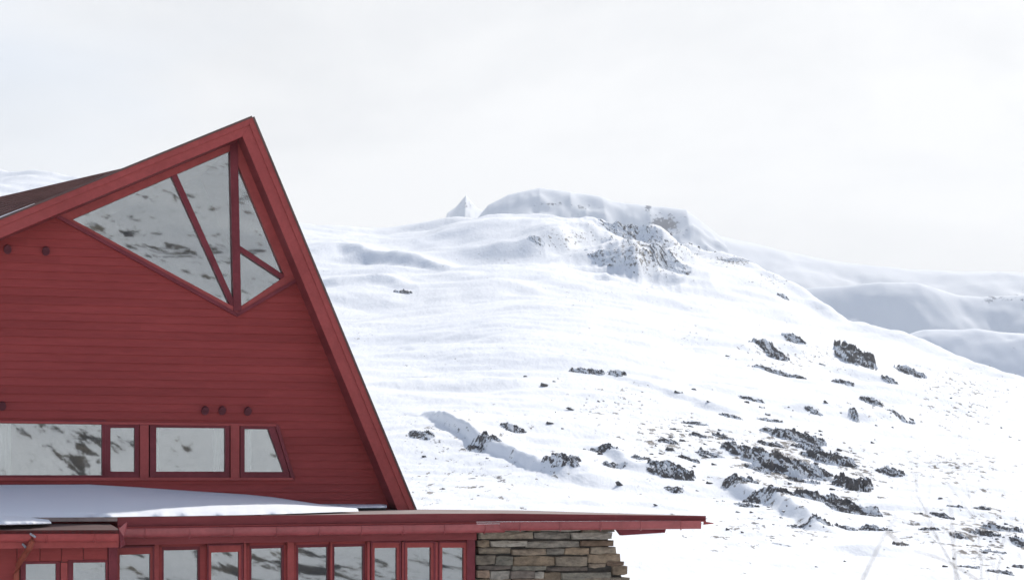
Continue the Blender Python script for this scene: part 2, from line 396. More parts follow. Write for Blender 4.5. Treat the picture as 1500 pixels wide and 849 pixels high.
def build_terrain():
    a0, a1 = math.atan((-80 - CX) / F), math.atan((1580 - CX) / F)
    fine = np.linspace(a0, a1, 1250)
    coarse = np.linspace(a1, a0 + 2 * math.pi, 170)[1:-1]
    az = np.concatenate([fine, coarse]); na = len(az)
    rad = np.concatenate([np.linspace(.6, 60, 90), np.geomspace(60, 1150, 760)[1:], np.geomspace(1150, 2200, 20)[1:]])
    A, Rr = np.meshgrid(az, rad)
    X = np.sin(A) * Rr; Y = np.cos(A) * Rr
    Z = terrain_z(X, Y); nr = len(rad)
    vx = np.concatenate([[0], X.ravel()]); vy = np.concatenate([[0], Y.ravel()]); vz = np.concatenate([[float(terrain_z(0.01, 0.01))], Z.ravel()])
    co = np.stack([vx, vy, vz], 1).astype(np.float32)
    i = np.arange(nr - 1)[:, None] * na; j = np.arange(na)[None, :]; j2 = (j + 1) % na
    q = np.stack([i + j, i + na + j, i + na + j2, i + j2], -1).reshape(-1, 4) + 1
    t = np.stack([np.zeros(na, int), 1 + np.arange(na), 1 + (np.arange(na) + 1) % na], 1)
    me = bpy.data.meshes.new('ground')
    me.vertices.add(len(co)); me.vertices.foreach_set('co', co.ravel())
    nl = q.size + t.size; me.loops.add(nl); me.loops.foreach_set('vertex_index', np.concatenate([q.ravel(), t.ravel()]).astype(np.int32))
    me.polygons.add(len(q) + len(t))
    ls = np.concatenate([np.arange(len(q)) * 4, q.size + np.arange(len(t)) * 3]).astype(np.int32)
    me.polygons.foreach_set('loop_start', ls)
    me.polygons.foreach_set('use_smooth', np.ones(len(q) + len(t), bool))
    me.update(calc_edges=True); me.validate()
    Ye = np.maximum(vy, 1); row = HY - vz / Ye * F; px = CX + vx / Ye * F
    w = scrub_w(px, row); w = np.where(vy > 40, w, .30)
    w = np.where(vy < -14, .44 + .36 * fbm(vx / 10, vy / 8, 5, .6), w)
    w = w + .16 * fbm(vx / 60, vy / 60, 3)
    at = me.attributes.new('scrub', 'FLOAT', 'POINT'); at.data.foreach_set('value', w.astype(np.float32))
    me.materials.append(MATS['snow_terrain'])
    o = bpy.data.objects.new('ground', me); COL.objects.link(o); tag(o, kind='structure')
build_terrain()
LD = np.geomspace(40, 1150, 3000)
def hit(px, row):
    """first point of the terrain seen in that direction"""
    u = (px - CX) / F; z = terrain_z(u * LD, LD); r = HY - z / LD * F
    i = int(np.argmax(r <= row))
    if r[i] > row: i = int(np.argmin(r))
    return Vector((u * LD[i], LD[i], z[i]))

def far_hill(name, x0, x1, prof, dist, depth, scrub, amp, seed, base=-60, ncol=260, nrow=110, ridgef=.0):
    """a far snow mountain: prof = skyline (column,row) at distance dist; slopes down towards and away from the viewer"""
    px = np.linspace(x0, x1, ncol); pr = np.array(prof, float)
    top = (HY - np.interp(px, pr[:, 0], pr[:, 1])) / F * dist
    v = np.linspace(-1, 1, nrow)
    PX, V = np.meshgrid(px, v); T = np.broadcast_to(top, PX.shape)
    Yy = dist + V * depth; X = (PX - CX) / F * dist
    fall = (np.sqrt(V ** 2 + .03) - .03 ** .5) / (1.03 ** .5 - .03 ** .5)
    Z = base + (T - base) * (1 - fall)
    Z = Z + (np.minimum(np.abs(V) * 5, 1)) * amp * (fbm(X / (amp * 14) + seed, Yy / (amp * 14), 6, .55) * 1.6 + ridgef * (ridged(X / (amp * 8) + seed, Yy / (amp * 8), 4) - 1.2))
    Z = Z + .07 * amp * fbm(X / (amp * 1.5) + seed, Yy / (amp * 1.5), 3)
    co = np.stack([X, Yy, Z], -1).reshape(-1, 3)
    i = np.arange(nrow - 1)[:, None] * ncol; j = np.arange(ncol - 1)[None, :]
    q = np.stack([i + j, i + j + 1, i + ncol + j + 1, i + ncol + j], -1).reshape(-1, 4)
    me = bpy.data.meshes.new(name); me.from_pydata(co.tolist(), [], q.tolist())
    for p in me.polygons: p.use_smooth = True
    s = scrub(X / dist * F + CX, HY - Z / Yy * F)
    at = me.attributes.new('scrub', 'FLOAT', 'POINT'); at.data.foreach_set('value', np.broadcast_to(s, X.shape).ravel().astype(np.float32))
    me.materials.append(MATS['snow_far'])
    o = bpy.data.objects.new(name, me); COL.objects.link(o); tag(o, kind='structure'); return o
def far_mat():
    m, n, l, o = mat('snow_far')
    p = n.new('ShaderNodeBsdfPrincipled'); p.inputs['Roughness'].default_value = .85; p.inputs['Specular IOR Level'].default_value = .1
    t = n.new('ShaderNodeTexCoord'); mpp = n.new('ShaderNodeMapping'); mpp.inputs['Scale'].default_value = (.11, .05, .13); l.new(t.outputs['Object'], mpp.inputs['Vector'])
    z = N(n, 'ShaderNodeTexNoise', Scale=1.3, Detail=8.0, Roughness=.7); l.new(mpp.outputs[0], z.inputs['Vector'])
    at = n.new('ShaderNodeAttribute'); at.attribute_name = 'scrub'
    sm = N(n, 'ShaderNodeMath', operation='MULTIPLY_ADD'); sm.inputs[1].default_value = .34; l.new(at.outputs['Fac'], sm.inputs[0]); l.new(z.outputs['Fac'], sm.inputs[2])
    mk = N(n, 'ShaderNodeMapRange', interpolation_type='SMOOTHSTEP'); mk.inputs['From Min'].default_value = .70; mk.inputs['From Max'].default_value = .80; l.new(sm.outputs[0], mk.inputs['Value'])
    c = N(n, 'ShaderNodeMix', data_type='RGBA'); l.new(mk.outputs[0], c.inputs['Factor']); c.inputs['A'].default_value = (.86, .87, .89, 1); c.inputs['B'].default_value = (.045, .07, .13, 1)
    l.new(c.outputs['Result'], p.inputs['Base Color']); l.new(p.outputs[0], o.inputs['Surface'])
far_mat()
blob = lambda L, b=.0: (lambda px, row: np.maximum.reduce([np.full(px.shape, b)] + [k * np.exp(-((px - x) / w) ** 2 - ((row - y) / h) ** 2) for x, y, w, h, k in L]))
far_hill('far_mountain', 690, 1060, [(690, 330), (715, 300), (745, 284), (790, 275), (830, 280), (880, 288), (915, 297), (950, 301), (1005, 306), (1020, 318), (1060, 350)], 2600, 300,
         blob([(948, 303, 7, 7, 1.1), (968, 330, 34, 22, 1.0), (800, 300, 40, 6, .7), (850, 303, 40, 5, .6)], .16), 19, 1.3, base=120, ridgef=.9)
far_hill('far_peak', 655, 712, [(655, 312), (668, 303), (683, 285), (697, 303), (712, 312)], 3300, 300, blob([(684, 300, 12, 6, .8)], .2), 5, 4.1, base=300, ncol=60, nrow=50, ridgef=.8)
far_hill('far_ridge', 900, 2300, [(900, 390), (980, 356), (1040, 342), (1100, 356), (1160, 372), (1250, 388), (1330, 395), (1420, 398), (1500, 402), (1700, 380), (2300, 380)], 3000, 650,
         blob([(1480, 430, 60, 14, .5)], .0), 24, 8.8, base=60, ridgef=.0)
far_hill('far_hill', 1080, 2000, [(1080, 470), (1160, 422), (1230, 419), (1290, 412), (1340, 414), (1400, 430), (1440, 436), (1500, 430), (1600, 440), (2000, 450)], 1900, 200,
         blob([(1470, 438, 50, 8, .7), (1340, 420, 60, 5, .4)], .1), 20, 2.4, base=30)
far_hill('near_valley_side', 1250, 2300, [(1250, 520), (1350, 484), (1430, 486), (1500, 492), (1600, 500), (2300, 520)], 1250, 140, blob([], .15), 15, 6.6, base=-20)
gm = MB(); gm.poly([(-9000, -9000, -75), (9000, -9000, -75), (9000, 12000, -75), (-9000, 12000, -75)])
tag(gm.build('valley_floor', 'snow'), kind='structure')

# haze: pale air between here and the far peaks
def haze():
    m, n, l, o = mat('haze')
    pv = n.new('ShaderNodeVolumePrincipled'); pv.inputs['Color'].default_value = (.93, .96, 1, 1); pv.inputs['Density'].default_value = HAZE; pv.inputs['Anisotropy'].default_value = .3
    l.new(pv.outputs[0], o.inputs['Volume'])
    b = MB(); b.prism([(-2600, -2300, -76), (3600, -2300, -76), (3600, 4000, -76), (-2600, 4000, -76)], (0, 0, 700)); h = b.build('haze', 'haze'); tag(h, kind='stuff')
HAZE = 0.00018
haze()

# ------------------------------------------------------------------ the lodge
lodge = empty('gabled_lodge', P(300, 1100, 0))
tag(lodge, 'red wooden lodge with a steep asymmetric gable and a kite-shaped window', 'lodge')
OV = .45                                     # roof overhang in front of the wall
apex, rbot = (370, 172), (609, 748)
lend = (-520, 532)
# rakes
def part(mb, name, m, parent=lodge, **k): return mb.build(name, m, parent, **k)
b = MB()
wapex = loc2(357, 196, 0); wr = loc2(592, 748, 0); wl_ = loc2(-500, 545, 0)
zbot = P(300, 748, 0).z
# wall with lap siding, window openings left out
def edge_s(a, c, z):
    if abs(a[1] - c[1]) < 1e-9: return a[0]
    t = (z - a[1]) / (c[1] - a[1]); return a[0] + (c[0] - a[0]) * t
holes = []
KITE = [loc2(*p, 0) for p in ((92, 316), (348, 206), (432, 405), (349, 457))]
BAND = [loc2(-300, 615, 0), loc2(401, 624, 0), loc2(424, 697, 0), loc2(-300, 697, 0)]
holes = [KITE, BAND]
def interval(poly, z):
    xs = []
    n = len(poly)
    for k in range(n):
        a, c = poly[k], poly[(k + 1) % n]
        lo, hi = min(a[1], c[1]), max(a[1], c[1])
        if hi - lo < 1e-9:
            if abs(z - lo) < 1e-6: xs += [a[0], c[0]]
        elif lo - 1e-7 <= z <= hi + 1e-7: xs.append(edge_s(a, c, z))
    return (min(xs), max(xs)) if xs else None
WALLP = [wapex, wr, (wr[0], zbot - 3.2), (wl_[0], zbot - 3.2), wl_]
pitch = .116; ztop = wapex[1]; zs = set()
rows = np.arange(zbot - 3.2, ztop + pitch, pitch)
allz = sorted(set([round(float(z), 5) for z in rows if z < ztop] + [round(ztop - .001, 5)] + [round(p[1], 5) for h in holes for p in h] + [round(wl_[1], 5), round(wr[1], 5)]))
def bo(z):                                   # how far the lapped board stands out at height z
    f = ((z - (zbot - 3.2)) / pitch) % 1.0; return f
for z0, z1 in zip(allz[:-1], allz[1:]):
    if z1 - z0 < 1e-4: continue
    e = 2e-5
    W0, W1 = interval(WALLP, z0 + e), interval(WALLP, z1 - e)
    segs0, segs1 = [W0], [W1]
    for h in holes:
        h0, h1 = interval(h, z0 + e), interval(h, z1 - e)
        if h0 and h1 and (h0[1] - h0[0] > 1e-5 or h1[1] - h1[0] > 1e-5):
            l0, r0 = segs0.pop(); l1, r1 = segs1.pop()
            if h0[0] > l0: segs0.append((l0, h0[0])); segs1.append((l1, h1[0]))
            segs0.append((h0[1], r0)); segs1.append((h1[1], r1))
    f0, f1 = bo(z0 + e), bo(z1 - e)
    o0, o1 = .022 * (1 - f0), .022 * (1 - f1)
    for (l0, r0), (l1, r1) in zip(segs0, segs1):
        b.poly([pt(l0, z0, o0), pt(r0, z0, o0), pt(r1, z1, o1), pt(l1, z1, o1)])
        if f0 < .01: b.poly([pt(l0, z0, 0), pt(r0, z0, 0), pt(r0, z0, .022), pt(l0, z0, .022)])
part(b, 'wall', 'siding_red', fix=False)
# other walls and room behind
BK = 9.0
def box_room(parent, s0, s1, z0, z1, o_front, o_back, m, name, ceiling=True):
    b = MB()
    a, c, d_, e_ = pt(s0, z0, o_front), pt(s1, z0, o_front), pt(s1, z0, o_back), pt(s0, z0, o_back); h = Vector((0, 0, z1 - z0))
    b.poly([a, c, d_, e_]); b.poly([e_, d_, d_ + h, e_ + h]); b.poly([a, e_, e_ + h, a + h]); b.poly([c, d_, d_ + h, c + h])
    if ceiling: b.poly([a + h, c + h, d_ + h, e_ + h])
    return b.build(name, m, parent, fix=False)
zmid = P(200, 600, 0).z
box_room(lodge, loc2(-320, 700, 0)[0], loc2(425, 700, 0)[0], zbot - .02, zmid + .05, -.02, -4.5, 'interior', 'room')
b = MB()
kl, ka, kr, kb = [loc2(*p, 0) for p in ((60, 322), (350, 200), (440, 405), (349, 470))]
for o_ in (-3.5,): b.poly([pt(*kl, o_), pt(*ka, o_), pt(*kr, o_), pt(*kb, o_)])
for a, c in ((kl, ka), (ka, kr), (kr, kb), (kb, kl)): b.poly([pt(*a, -.02), pt(*c, -.02), pt(*c, -3.5), pt(*a, -3.5)])
part(b, 'loft_room', 'interior', fix=False)
b = MB()
zg = zbot - 3.4
rt = pt(wr[0], wr[1], 0); rb = pt(wr[0], zg, 0)
b.poly([rt, rt + IN * BK, rb + IN * BK, rb]); lt = pt(wl_[0], wl_[1], 0); lb = pt(wl_[0], zg, 0)
b.poly([lt, lt + IN * BK, lb + IN * BK, lb]); at_ = pt(*wapex, 0) + IN * BK
b.poly([at_, rt + IN * BK, rb + IN * BK, lb + IN * BK, lt + IN * BK])
part(b, 'rear_wall', 'siding_red', fix=False)

# roof slabs (from the front rake back), inner faces are the soffits
A = P(*apex, OV); Rb = P(*rbot, OV); L = P(*lend, OV)
Ai = P(355.5, 200, OV); Ri = P(583, 748, OV); Li = P(-500, 558, OV)
b = MB()
top = .0
k = .03
b.prism([A + IN * k, Rb + IN * k, Ri + IN * k, Ai + IN * k], IN * (BK + OV))
b.prism([A + IN * k, Ai + IN * k, Li + IN * k, L + IN * k], IN * (BK + OV))
part(b, 'roof', 'beam_red')
# barge boards, two-stepped, with cap
def lerp(a, c, t): return a + (c - a) * t
b = MB(); b.prism([A, Rb, Ri, Ai], IN * .028)
part(b, 'barge_board', 'trim_red', bevel=.004)
b = MB(); b.prism([A, Ai, Li, L], IN * .028)
part(b, 'barge_board', 'trim_red', bevel=.004)
b = MB()                                     # thin upper trim
up = NO * .022
b.prism([A + up, Rb + up, lerp(Rb, Ri, .36) + up, lerp(A, Ai, .36) + up], IN * .021)
b.prism([A + up, lerp(A, Ai, .40) + up, lerp(L, Li, .40) + up, L + up], IN * .021)
part(b, 'rake_trim', 'trim_red', bevel=.003)
b = MB()                                     # metal drip edge
def strip(p, q, h, out, back):
    n = (q - p).normalized(); w = n.cross(NO); w = w if w.z > 0 else -w
    b.prism([p + NO * out - w * h * .5, q + NO * out - w * h * .5, q + NO * out + w * h, p + NO * out + w * h], IN * (out + back))
strip(A + D * .003, Rb, .018, .04, 1.0); strip(L, A - D * .012, .018, .04, 1.0)
part(b, 'drip_edge', 'roof_brown')
# upswept rear roof plane seen above the left rake
b = MB()
r0 = P(186, 247, OV - .25); r1 = P(-520, 534, OV - .25); r2 = P(-520, 402, -8)
r3 = P(120, 440, -8.6)
nrm = (r1 - r0).cross(r2 - r0).normalized(); nrm = nrm if nrm.z > 0 else -nrm
b.prism([r0, r1, r2], -nrm * .10)
part(b, 'rear_roof', 'roof_brown')
b = MB()
for i in range(1, 11):
    t = i / 11; p = lerp(r1, r2, t); w = (r2 - r1).normalized() * .035
    b.prism([r0, r0 + w * .1, p + w, p], nrm * .02)
part(b, 'roof_seam', 'seam_brown')

# ---- kite window
def window(parent, outer, inner, o_front, m='frame_red', thick=.09, glass_back=.06, panes=None, name='window', extra=None, pane_thick=.008):
    b = MB(); b.ring([P(x, y, o_front) for x, y in outer], [P(x, y, o_front) for x, y in inner], IN * thick)
    w = b.build(name, m, parent, bevel=.003)
    for pn in (panes or [inner]):
        b = MB(); b.prism([P(x, y, o_front - glass_back) for x, y in pn], IN * pane_thick); pane = b.build('pane', 'glass', w)
    return w
outerK = [(84, 317), (346, 203), (438, 407), (348.5, 461)]
innerK = [(106, 321), (339.5, 220), (417, 405), (348, 452)]
kw = window(lodge, outerK, innerK, .03, m='trim_red', thick=.11, glass_back=.075,
            panes=[[(106, 321), (256, 256), (345, 452), (344, 450)][:3], [(256, 256), (341, 219), (346, 451)], [(344, 226), (417, 404), (351, 363)], [(350, 364), (417, 406), (348, 451)]])
def bar(parent, p, q, w, o, thick, m, name, mb=None):
    a, c = P(*p, o), P(*q, o); n = (c - a).normalized(); s = n.cross(NO) * (w / 2)
    b = mb or MB(); b.prism([a - s, c - s, c + s, a + s], IN * thick)
    return b if mb else b.build(name, m, parent, bevel=.003)
bar(kw, (254.5, 255), (344, 452), .085, .025, .10, 'frame_red', 'mullion')
bar(kw, (342.5, 205), (348, 455), .115, .045, .12, 'frame_red', 'mullion')
bar(kw, (350, 363), (418, 408), .075, .025, .10, 'frame_red', 'mullion')
b = MB()                                      # moulding round the lower edges of the kite
for p, q, w, o in (((80, 314), (349, 461.5), .05, .055), ((347, 461), (441, 406.5), .05, .055)): bar(None, p, q, w, o, .05, None, None, mb=b)
b.build('moulding', 'frame_red', kw)
b = MB()                                      # shadow board between the top frame and the soffit
b.prism([P(70, 324, .02), P(355, 199, .02), P(346, 202, .02), P(84, 317, .02)], IN * .05)
part(b, 'soffit_board', 'beam_red')

# ---- window band
def rect(x0, x1, y0, y1, y0r=None, y1r=None): return [(x0, y0), (x1, y0r or y0), (x1, y1r or y1), (x0, y1)]
WO = .02
w1 = window(lodge, rect(-310, 155, 615, 700), rect(-304, 149.5, 619, 695.3), WO + .012, thick=.10)
tag(w1, 'wide picture pane with a curtain at its edge')
w2 = window(lodge, rect(155, 204, 619, 700, 620), rect(162, 197.5, 626, 690), WO + .012, thick=.10)
w3 = window(lodge, rect(219.5, 336.5, 619.5, 700, 621), rect(229, 330, 625.5, 690, 626.5), WO + .012, thick=.10)
w4 = window(lodge, [(352, 621.5), (402, 622.5), (426, 700), (352, 700)], [(358.5, 627.5), (393, 628), (416, 690.5), (358.5, 690.5)], WO + .012, thick=.10)
tag(w4, 'end window with a slanted right side')
for x0, x1 in ((205, 218), (338, 351)):
    b = MB(); b.prism([P(x, y, WO + .035) for x, y in rect(x0, x1, 622, 699)], IN * .12); part(b, 'post', 'trim_red', bevel=.004)
b = MB(); b.prism([P(x, y, WO + .03) for x, y in ((-310, 611.5), (404, 620.5), (405, 624), (-310, 615.5))], IN * .09)
part(b, 'head_trim', 'trim_red', bevel=.003)
b = MB(); b.prism([P(x, y, WO + .04) for x, y in ((-310, 698), (429, 699), (431, 703), (-310, 703.5))], IN * .10)
part(b, 'sill', 'trim_red', bevel=.003)
b = MB(); b.prism([P(x, y, WO + .025) for x, y in ((403, 622), (408, 622), (432, 700), (427, 700))], IN * .10)
part(b, 'side_trim', 'frame_red')
# curtains hanging behind the panes
def curtain(px0, px1, y0, y1, o, folds):
    b = MB(); n = folds * 6; a = loc2(px0, y0, o); c = loc2(px1, y1, o); pr = None
    for i in range(n + 1):
        s = a[0] + (c[0] - a[0]) * i / n; oo = o + .03 * math.sin(i / 6 * 2 * math.pi)
        cur = (pt(s, a[1], oo), pt(s, c[1], oo))
        if pr: b.poly([pr[0], cur[0], cur[1], pr[1]])
        pr = cur
    part(b, 'curtain', 'curtain', fix=False, smooth=True)
curtain(-40, 16, 612, 702, -.16, 5); curtain(312, 334, 616, 702, -.16, 3); curtain(354, 368, 616, 702, -.16, 2); curtain(222, 233, 616, 702, -.2, 2)

# ---- hooded wall vents
def vent(px, py):
    b = MB(); n = 10; c = P(px, py, .012)
    rr = .055
    fr = [c + D * rr * math.cos(a) + Vector((0, 0, 1)) * rr * 1.1 * math.sin(a) for a in [2 * math.pi * i / n for i in range(n)]]
    b.prism([p + NO * .03 for p in fr], IN * .03)
    h = [c + Vector((0, 0, .02)) + D * .05 * math.cos(a) + Vector((0, 0, 1)) * .055 * math.sin(a) for a in [math.pi * i / 6 for i in range(7)]]
    h2 = [p + NO * .10 - Vector((0, 0, .02)) for p in h]
    for i in range(6): b.poly([h[i] + NO * .031, h[i + 1] + NO * .031, h2[i + 1], h2[i]])
    b.poly([h2[i] - NO * .002 for i in range(7)])
    part(b, 'vent', 'vent_red')
for v in ((11, 366), (67, 368.5), (3, 595), (300, 601.5), (325, 601.5), (362.5, 602.5)): vent(*v)
# low flashing board at the foot of the wall
b = MB(); b.prism([P(350, 737, .03), P(564, 738, .03), P(566, 748, .03), P(350, 748, .03)], IN * .04)
part(b, 'foot_board', 'galvanised')

# ------------------------------------------------------------------ glazed wing in front
WF, WW, SW = 3.5, 3.1, 3.18                   # fascia, window wall and stone wall planes
wing = empty('glazed_wing', P(430, 1100, WW))
tag(wing, 'low red flat-roofed wing with a row of tall windows below the gable', 'building')
# roof deck: front edge polyline, prow tip to the right
zd = lambda px, py, o: P(px, py, o)
front = [P(-260, 759, WF), P(180, 757, WF), P(400, 754, WF), P(640, 751.6, WF), P(735, 751.3, WF + .0)]
tip = P(1034, 754.8, WF + .9)
deck = MB()
backl = P(-260, 747, .0); backr = P(612, 746, -.3)
up3 = Vector((0, 0, .0))
far_r = P(760, 746.6, -.2)
deck_pts = [front[0], front[1], front[2], front[3], front[4], tip, far_r, P(612, 745.4, 0.02), P(300, 746.5, 0.02), P(-260, 747.5, .02)]
# triangulate as fan strips front/back so that the deck stays one thin slab
fr_ = [front[0], front[1], front[2], front[3], front[4], tip]
bk_ = [P(-260, 747.5, .02), P(180, 746.5, .02), P(400, 746, .02), P(612, 745.4, .02), far_r, tip + Vector((-.02, .03, 0))]
for i in range(5): deck.prism([fr_[i], fr_[i + 1], bk_[i + 1], bk_[i]], (0, 0, -.05))
deck.build('roof', 'roof_felt', wing)
def band(pts_top, heights, o_out, thick, name, m, parent=wing, drop=None, bevel=.003):
    """vertical board following the front edge: drop = metres below the edge at each point"""
    b = MB()
    for i in range(len(pts_top) - 1):
        a, c = pts_top[i], pts_top[i + 1]; n = (c - a); n.z = 0; n.normalize(); out = Vector((n.y, -n.x, 0)) * o_out; inn = -Vector((n.y, -n.x, 0)) * thick
        z = Vector((0, 0, 1))
        b.prism([a + out - z * drop[i], c + out - z * drop[i + 1], c + out - z * (drop[i + 1] + heights[i + 1]), a + out - z * (drop[i] + heights[i])], inn)
    return b.build(name, m, parent, bevel=bevel)
E = [P(172, 757, WF), P(400, 754, WF), P(640, 751.6, WF), P(735, 751.3, WF + .0), tip]
band(E, [.115, .115, .115, .11, .062], .01, .05, 'fascia', 'beam_red', drop=[.0, .0, .0, .0, .0])
band(E, [.022, .022, .022, .022, .016], .06, .07, 'fascia_trim', 'trim_red', drop=[.118, .118, .118, .113, .062])
band([P(172, 757, WF), P(400, 754, WF), P(640, 751.6, WF), P(700, 751.4, WF)], [.245] * 4, -.06, .05, 'lower_board', 'beam_red', drop=[.11] * 4)
# gutter: half-round profile swept along the edge
VS = 1.6
def gutter(p, q, r, r2, out, drop0, drop1, name='gutter', m='gutter_red', parent=wing, n=14, brackets=6):
    b = MB(); d = (q - p).normalized(); o = Vector((d.y, -d.x, 0)).normalized(); z = Vector((0, 0, 1)); pr = None
    for j, (e, rr, dr) in enumerate(((p, r, drop0), (q, r2, drop1))):
        pts = [e + o * (out + rr + rr * math.cos(a)) - z * (dr + rr * VS * math.sin(a)) for a in [math.pi * i / n for i in range(n + 1)]]
        if pr:
            for i in range(n): b.poly([pr[i], pr[i + 1], pts[i + 1], pts[i]])
        pr = pts; b.poly(pts)
    b.tube([p + o * (out + 2 * r) - z * drop0, q + o * (out + 2 * r2) - z * drop1], [.008, .008], 6)
    g = b.build(name, m, parent, fix=False, smooth=False)
    for i in range(brackets):
        t = (i + .5) / brackets; e = lerp(p, q, t); rr = r + (r2 - r) * t; dr = drop0 + (drop1 - drop0) * t; b = MB()
        pts = [e + o * (out + rr + (rr + .006) * math.cos(a)) - z * (dr + (rr + .006) * VS * math.sin(a)) for a in [math.pi * i2 / 8 for i2 in range(9)]]
        b.tube(pts, [.009] * 9, 5); b.build('bracket', m, g)
    return g
gutter(P(178, 757, WF), P(736, 751.6, WF), .072, .070, .012, .145, .140, brackets=9)
gutter(P(733, 751.4, WF - .01), P(1026, 754.4, WF + .86), .070, .066, .045, .118, .072, brackets=5)
# end cap collar and pointed flashing at the prow
b = MB(); b.prism([tip + Vector((-.03, -.02, -.075)), tip + Vector((.105, -.01, -.095)), tip + Vector((.10, -.01, -.105)), tip + Vector((-.03, -.02, -.12))], (0, .06, 0)); b.build('prow_flashing', 'trim_red', wing)
b = MB()
b.prism([P(900, 768, WF + .30), P(978, 766, WF + .60), P(974, 779.5, WF + .60), P(912, 783.5, WF + .32)], IN * .12)
b.build('soffit_beam', 'frame_red', wing)

# window wall: header, posts and parapet in one mesh, each window its own
WINS = [  # x0,x1 glass, head row left/right, sash (framed, opens) or fixed
    (175.5, 220, 812, 810.5, 1), (240, 290, 805.5, 804.5, 0), (309.5, 350, 808.5, 807.5, 1), (368.5, 413, 803, 802, 0), (437, 479.5, 801.5, 800.5, 0),
    (490, 532, 800.5, 799.5, 0), (549, 581.5, 802, 801.5, 1), (597, 631.5, 801.5, 801, 1), (648, 679.5, 801.5, 801.5, 1)]
zsill = P(400, 925, WW).z
b = MB()
heads = [(160, 806, 800)]
def zrow(px, z, o): return HY - z / P(px, 700, o).y * F
b.prism([P(158, 786, WW), P(694, 785, WW), P(694, 793, WW), P(158, 801.5, WW)], IN * .12)
xs = []
gaps = [(160, WINS[0][0] - 7)]
for i in range(8):
    r = WINS[i][1] + (6 if WINS[i][4] else 3); l_ = WINS[i + 1][0] - (6 if WINS[i + 1][4] else 3)
    gaps.append((r, l_))
gaps.append((WINS[8][1] + 6, 695))
for x0, x1 in gaps:
    if x1 - x0 > 1:
        a, c = P(x0, 792, WW), P(x1, 792, WW); b.prism([a, c, Vector((c.x, c.y, zsill)), Vector((a.x, a.y, zsill))], IN * .12)
a, c = P(158, 800, WW), P(695, 800, WW); hh = Vector((0, 0, 1))
b.prism([Vector((a.x, a.y, zsill)), Vector((c.x, c.y, zsill)), Vector((c.x, c.y, -3.7)), Vector((a.x, a.y, -3.7))], IN * .12)
b.build('wall', 'siding_red', wing)
for x0, x1, h0, h1, sash in WINS:
    mrg = 6 if sash else 3
    def q(px, py, o=WW + (.03 if sash else -.01)): return P(px, py, o)
    oo = WW + (.035 if sash else -.012)
    zl = zsill + .0
    top_y = 792
    outer = [P(x0 - mrg, max(h0 - 12, top_y), oo), P(x1 + mrg, max(h1 - 12, top_y), oo)]
    inner = [P(x0, h0, oo), P(x1, h1, oo)]
    dn = lambda p, z: Vector((p.x, p.y, z))
    outer += [dn(outer[1], zsill), dn(outer[0], zsill)]; inner += [dn(inner[1], zsill + .07), dn(inner[0], zsill + .07)]
    b = MB(); b.ring(outer, inner, IN * .07); w = b.build('window', 'trim_red' if sash else 'frame_red', wing, bevel=.003)
    b = MB(); b.prism([p + IN * .045 for p in inner], IN * .008); b.build('pane', 'glass', w)
    if sash:                                  # beads and a hinge
        b = MB(); b.ring([p + NO * .012 for p in outer], [lerp(p, sum(outer, Vector()) / 4, .0) + (D * (.02 if i in (0, 3) else -.02)) + NO * .012 + Vector((0, 0, -.02 if i < 2 else .02)) for i, p in enumerate(outer)], IN * .011)
        b.build('bead', 'frame_red', w)
# protruding posts (bright fronts) between some windows
for x0, x1 in ((226, 233), (357, 361), (421, 431), (484, 487), (538, 542), (589, 591.5), (638, 641.5)):
    a, c = P(x0, 793, WW + .05), P(x1, 793, WW + .05); b = MB(); b.prism([a, c, Vector((c.x, c.y, zsill)), Vector((a.x, a.y, zsill))], IN * .048); b.build('post', 'trim_red', wing, bevel=.004)
a, c = P(684, 786, WW + .06), P(696, 786, WW + .06); b = MB(); b.prism([a, c, Vector((c.x, c.y, -3.6)), Vector((a.x, a.y, -3.6))], IN * .055); b.build('corner_post', 'frame_red', wing)
box_room(wing, loc2(162, 800, WW)[0], loc2(692, 800, WW)[0], -3.5, P(400, 784, WW).z, WW - .14, .3, 'interior', 'room')

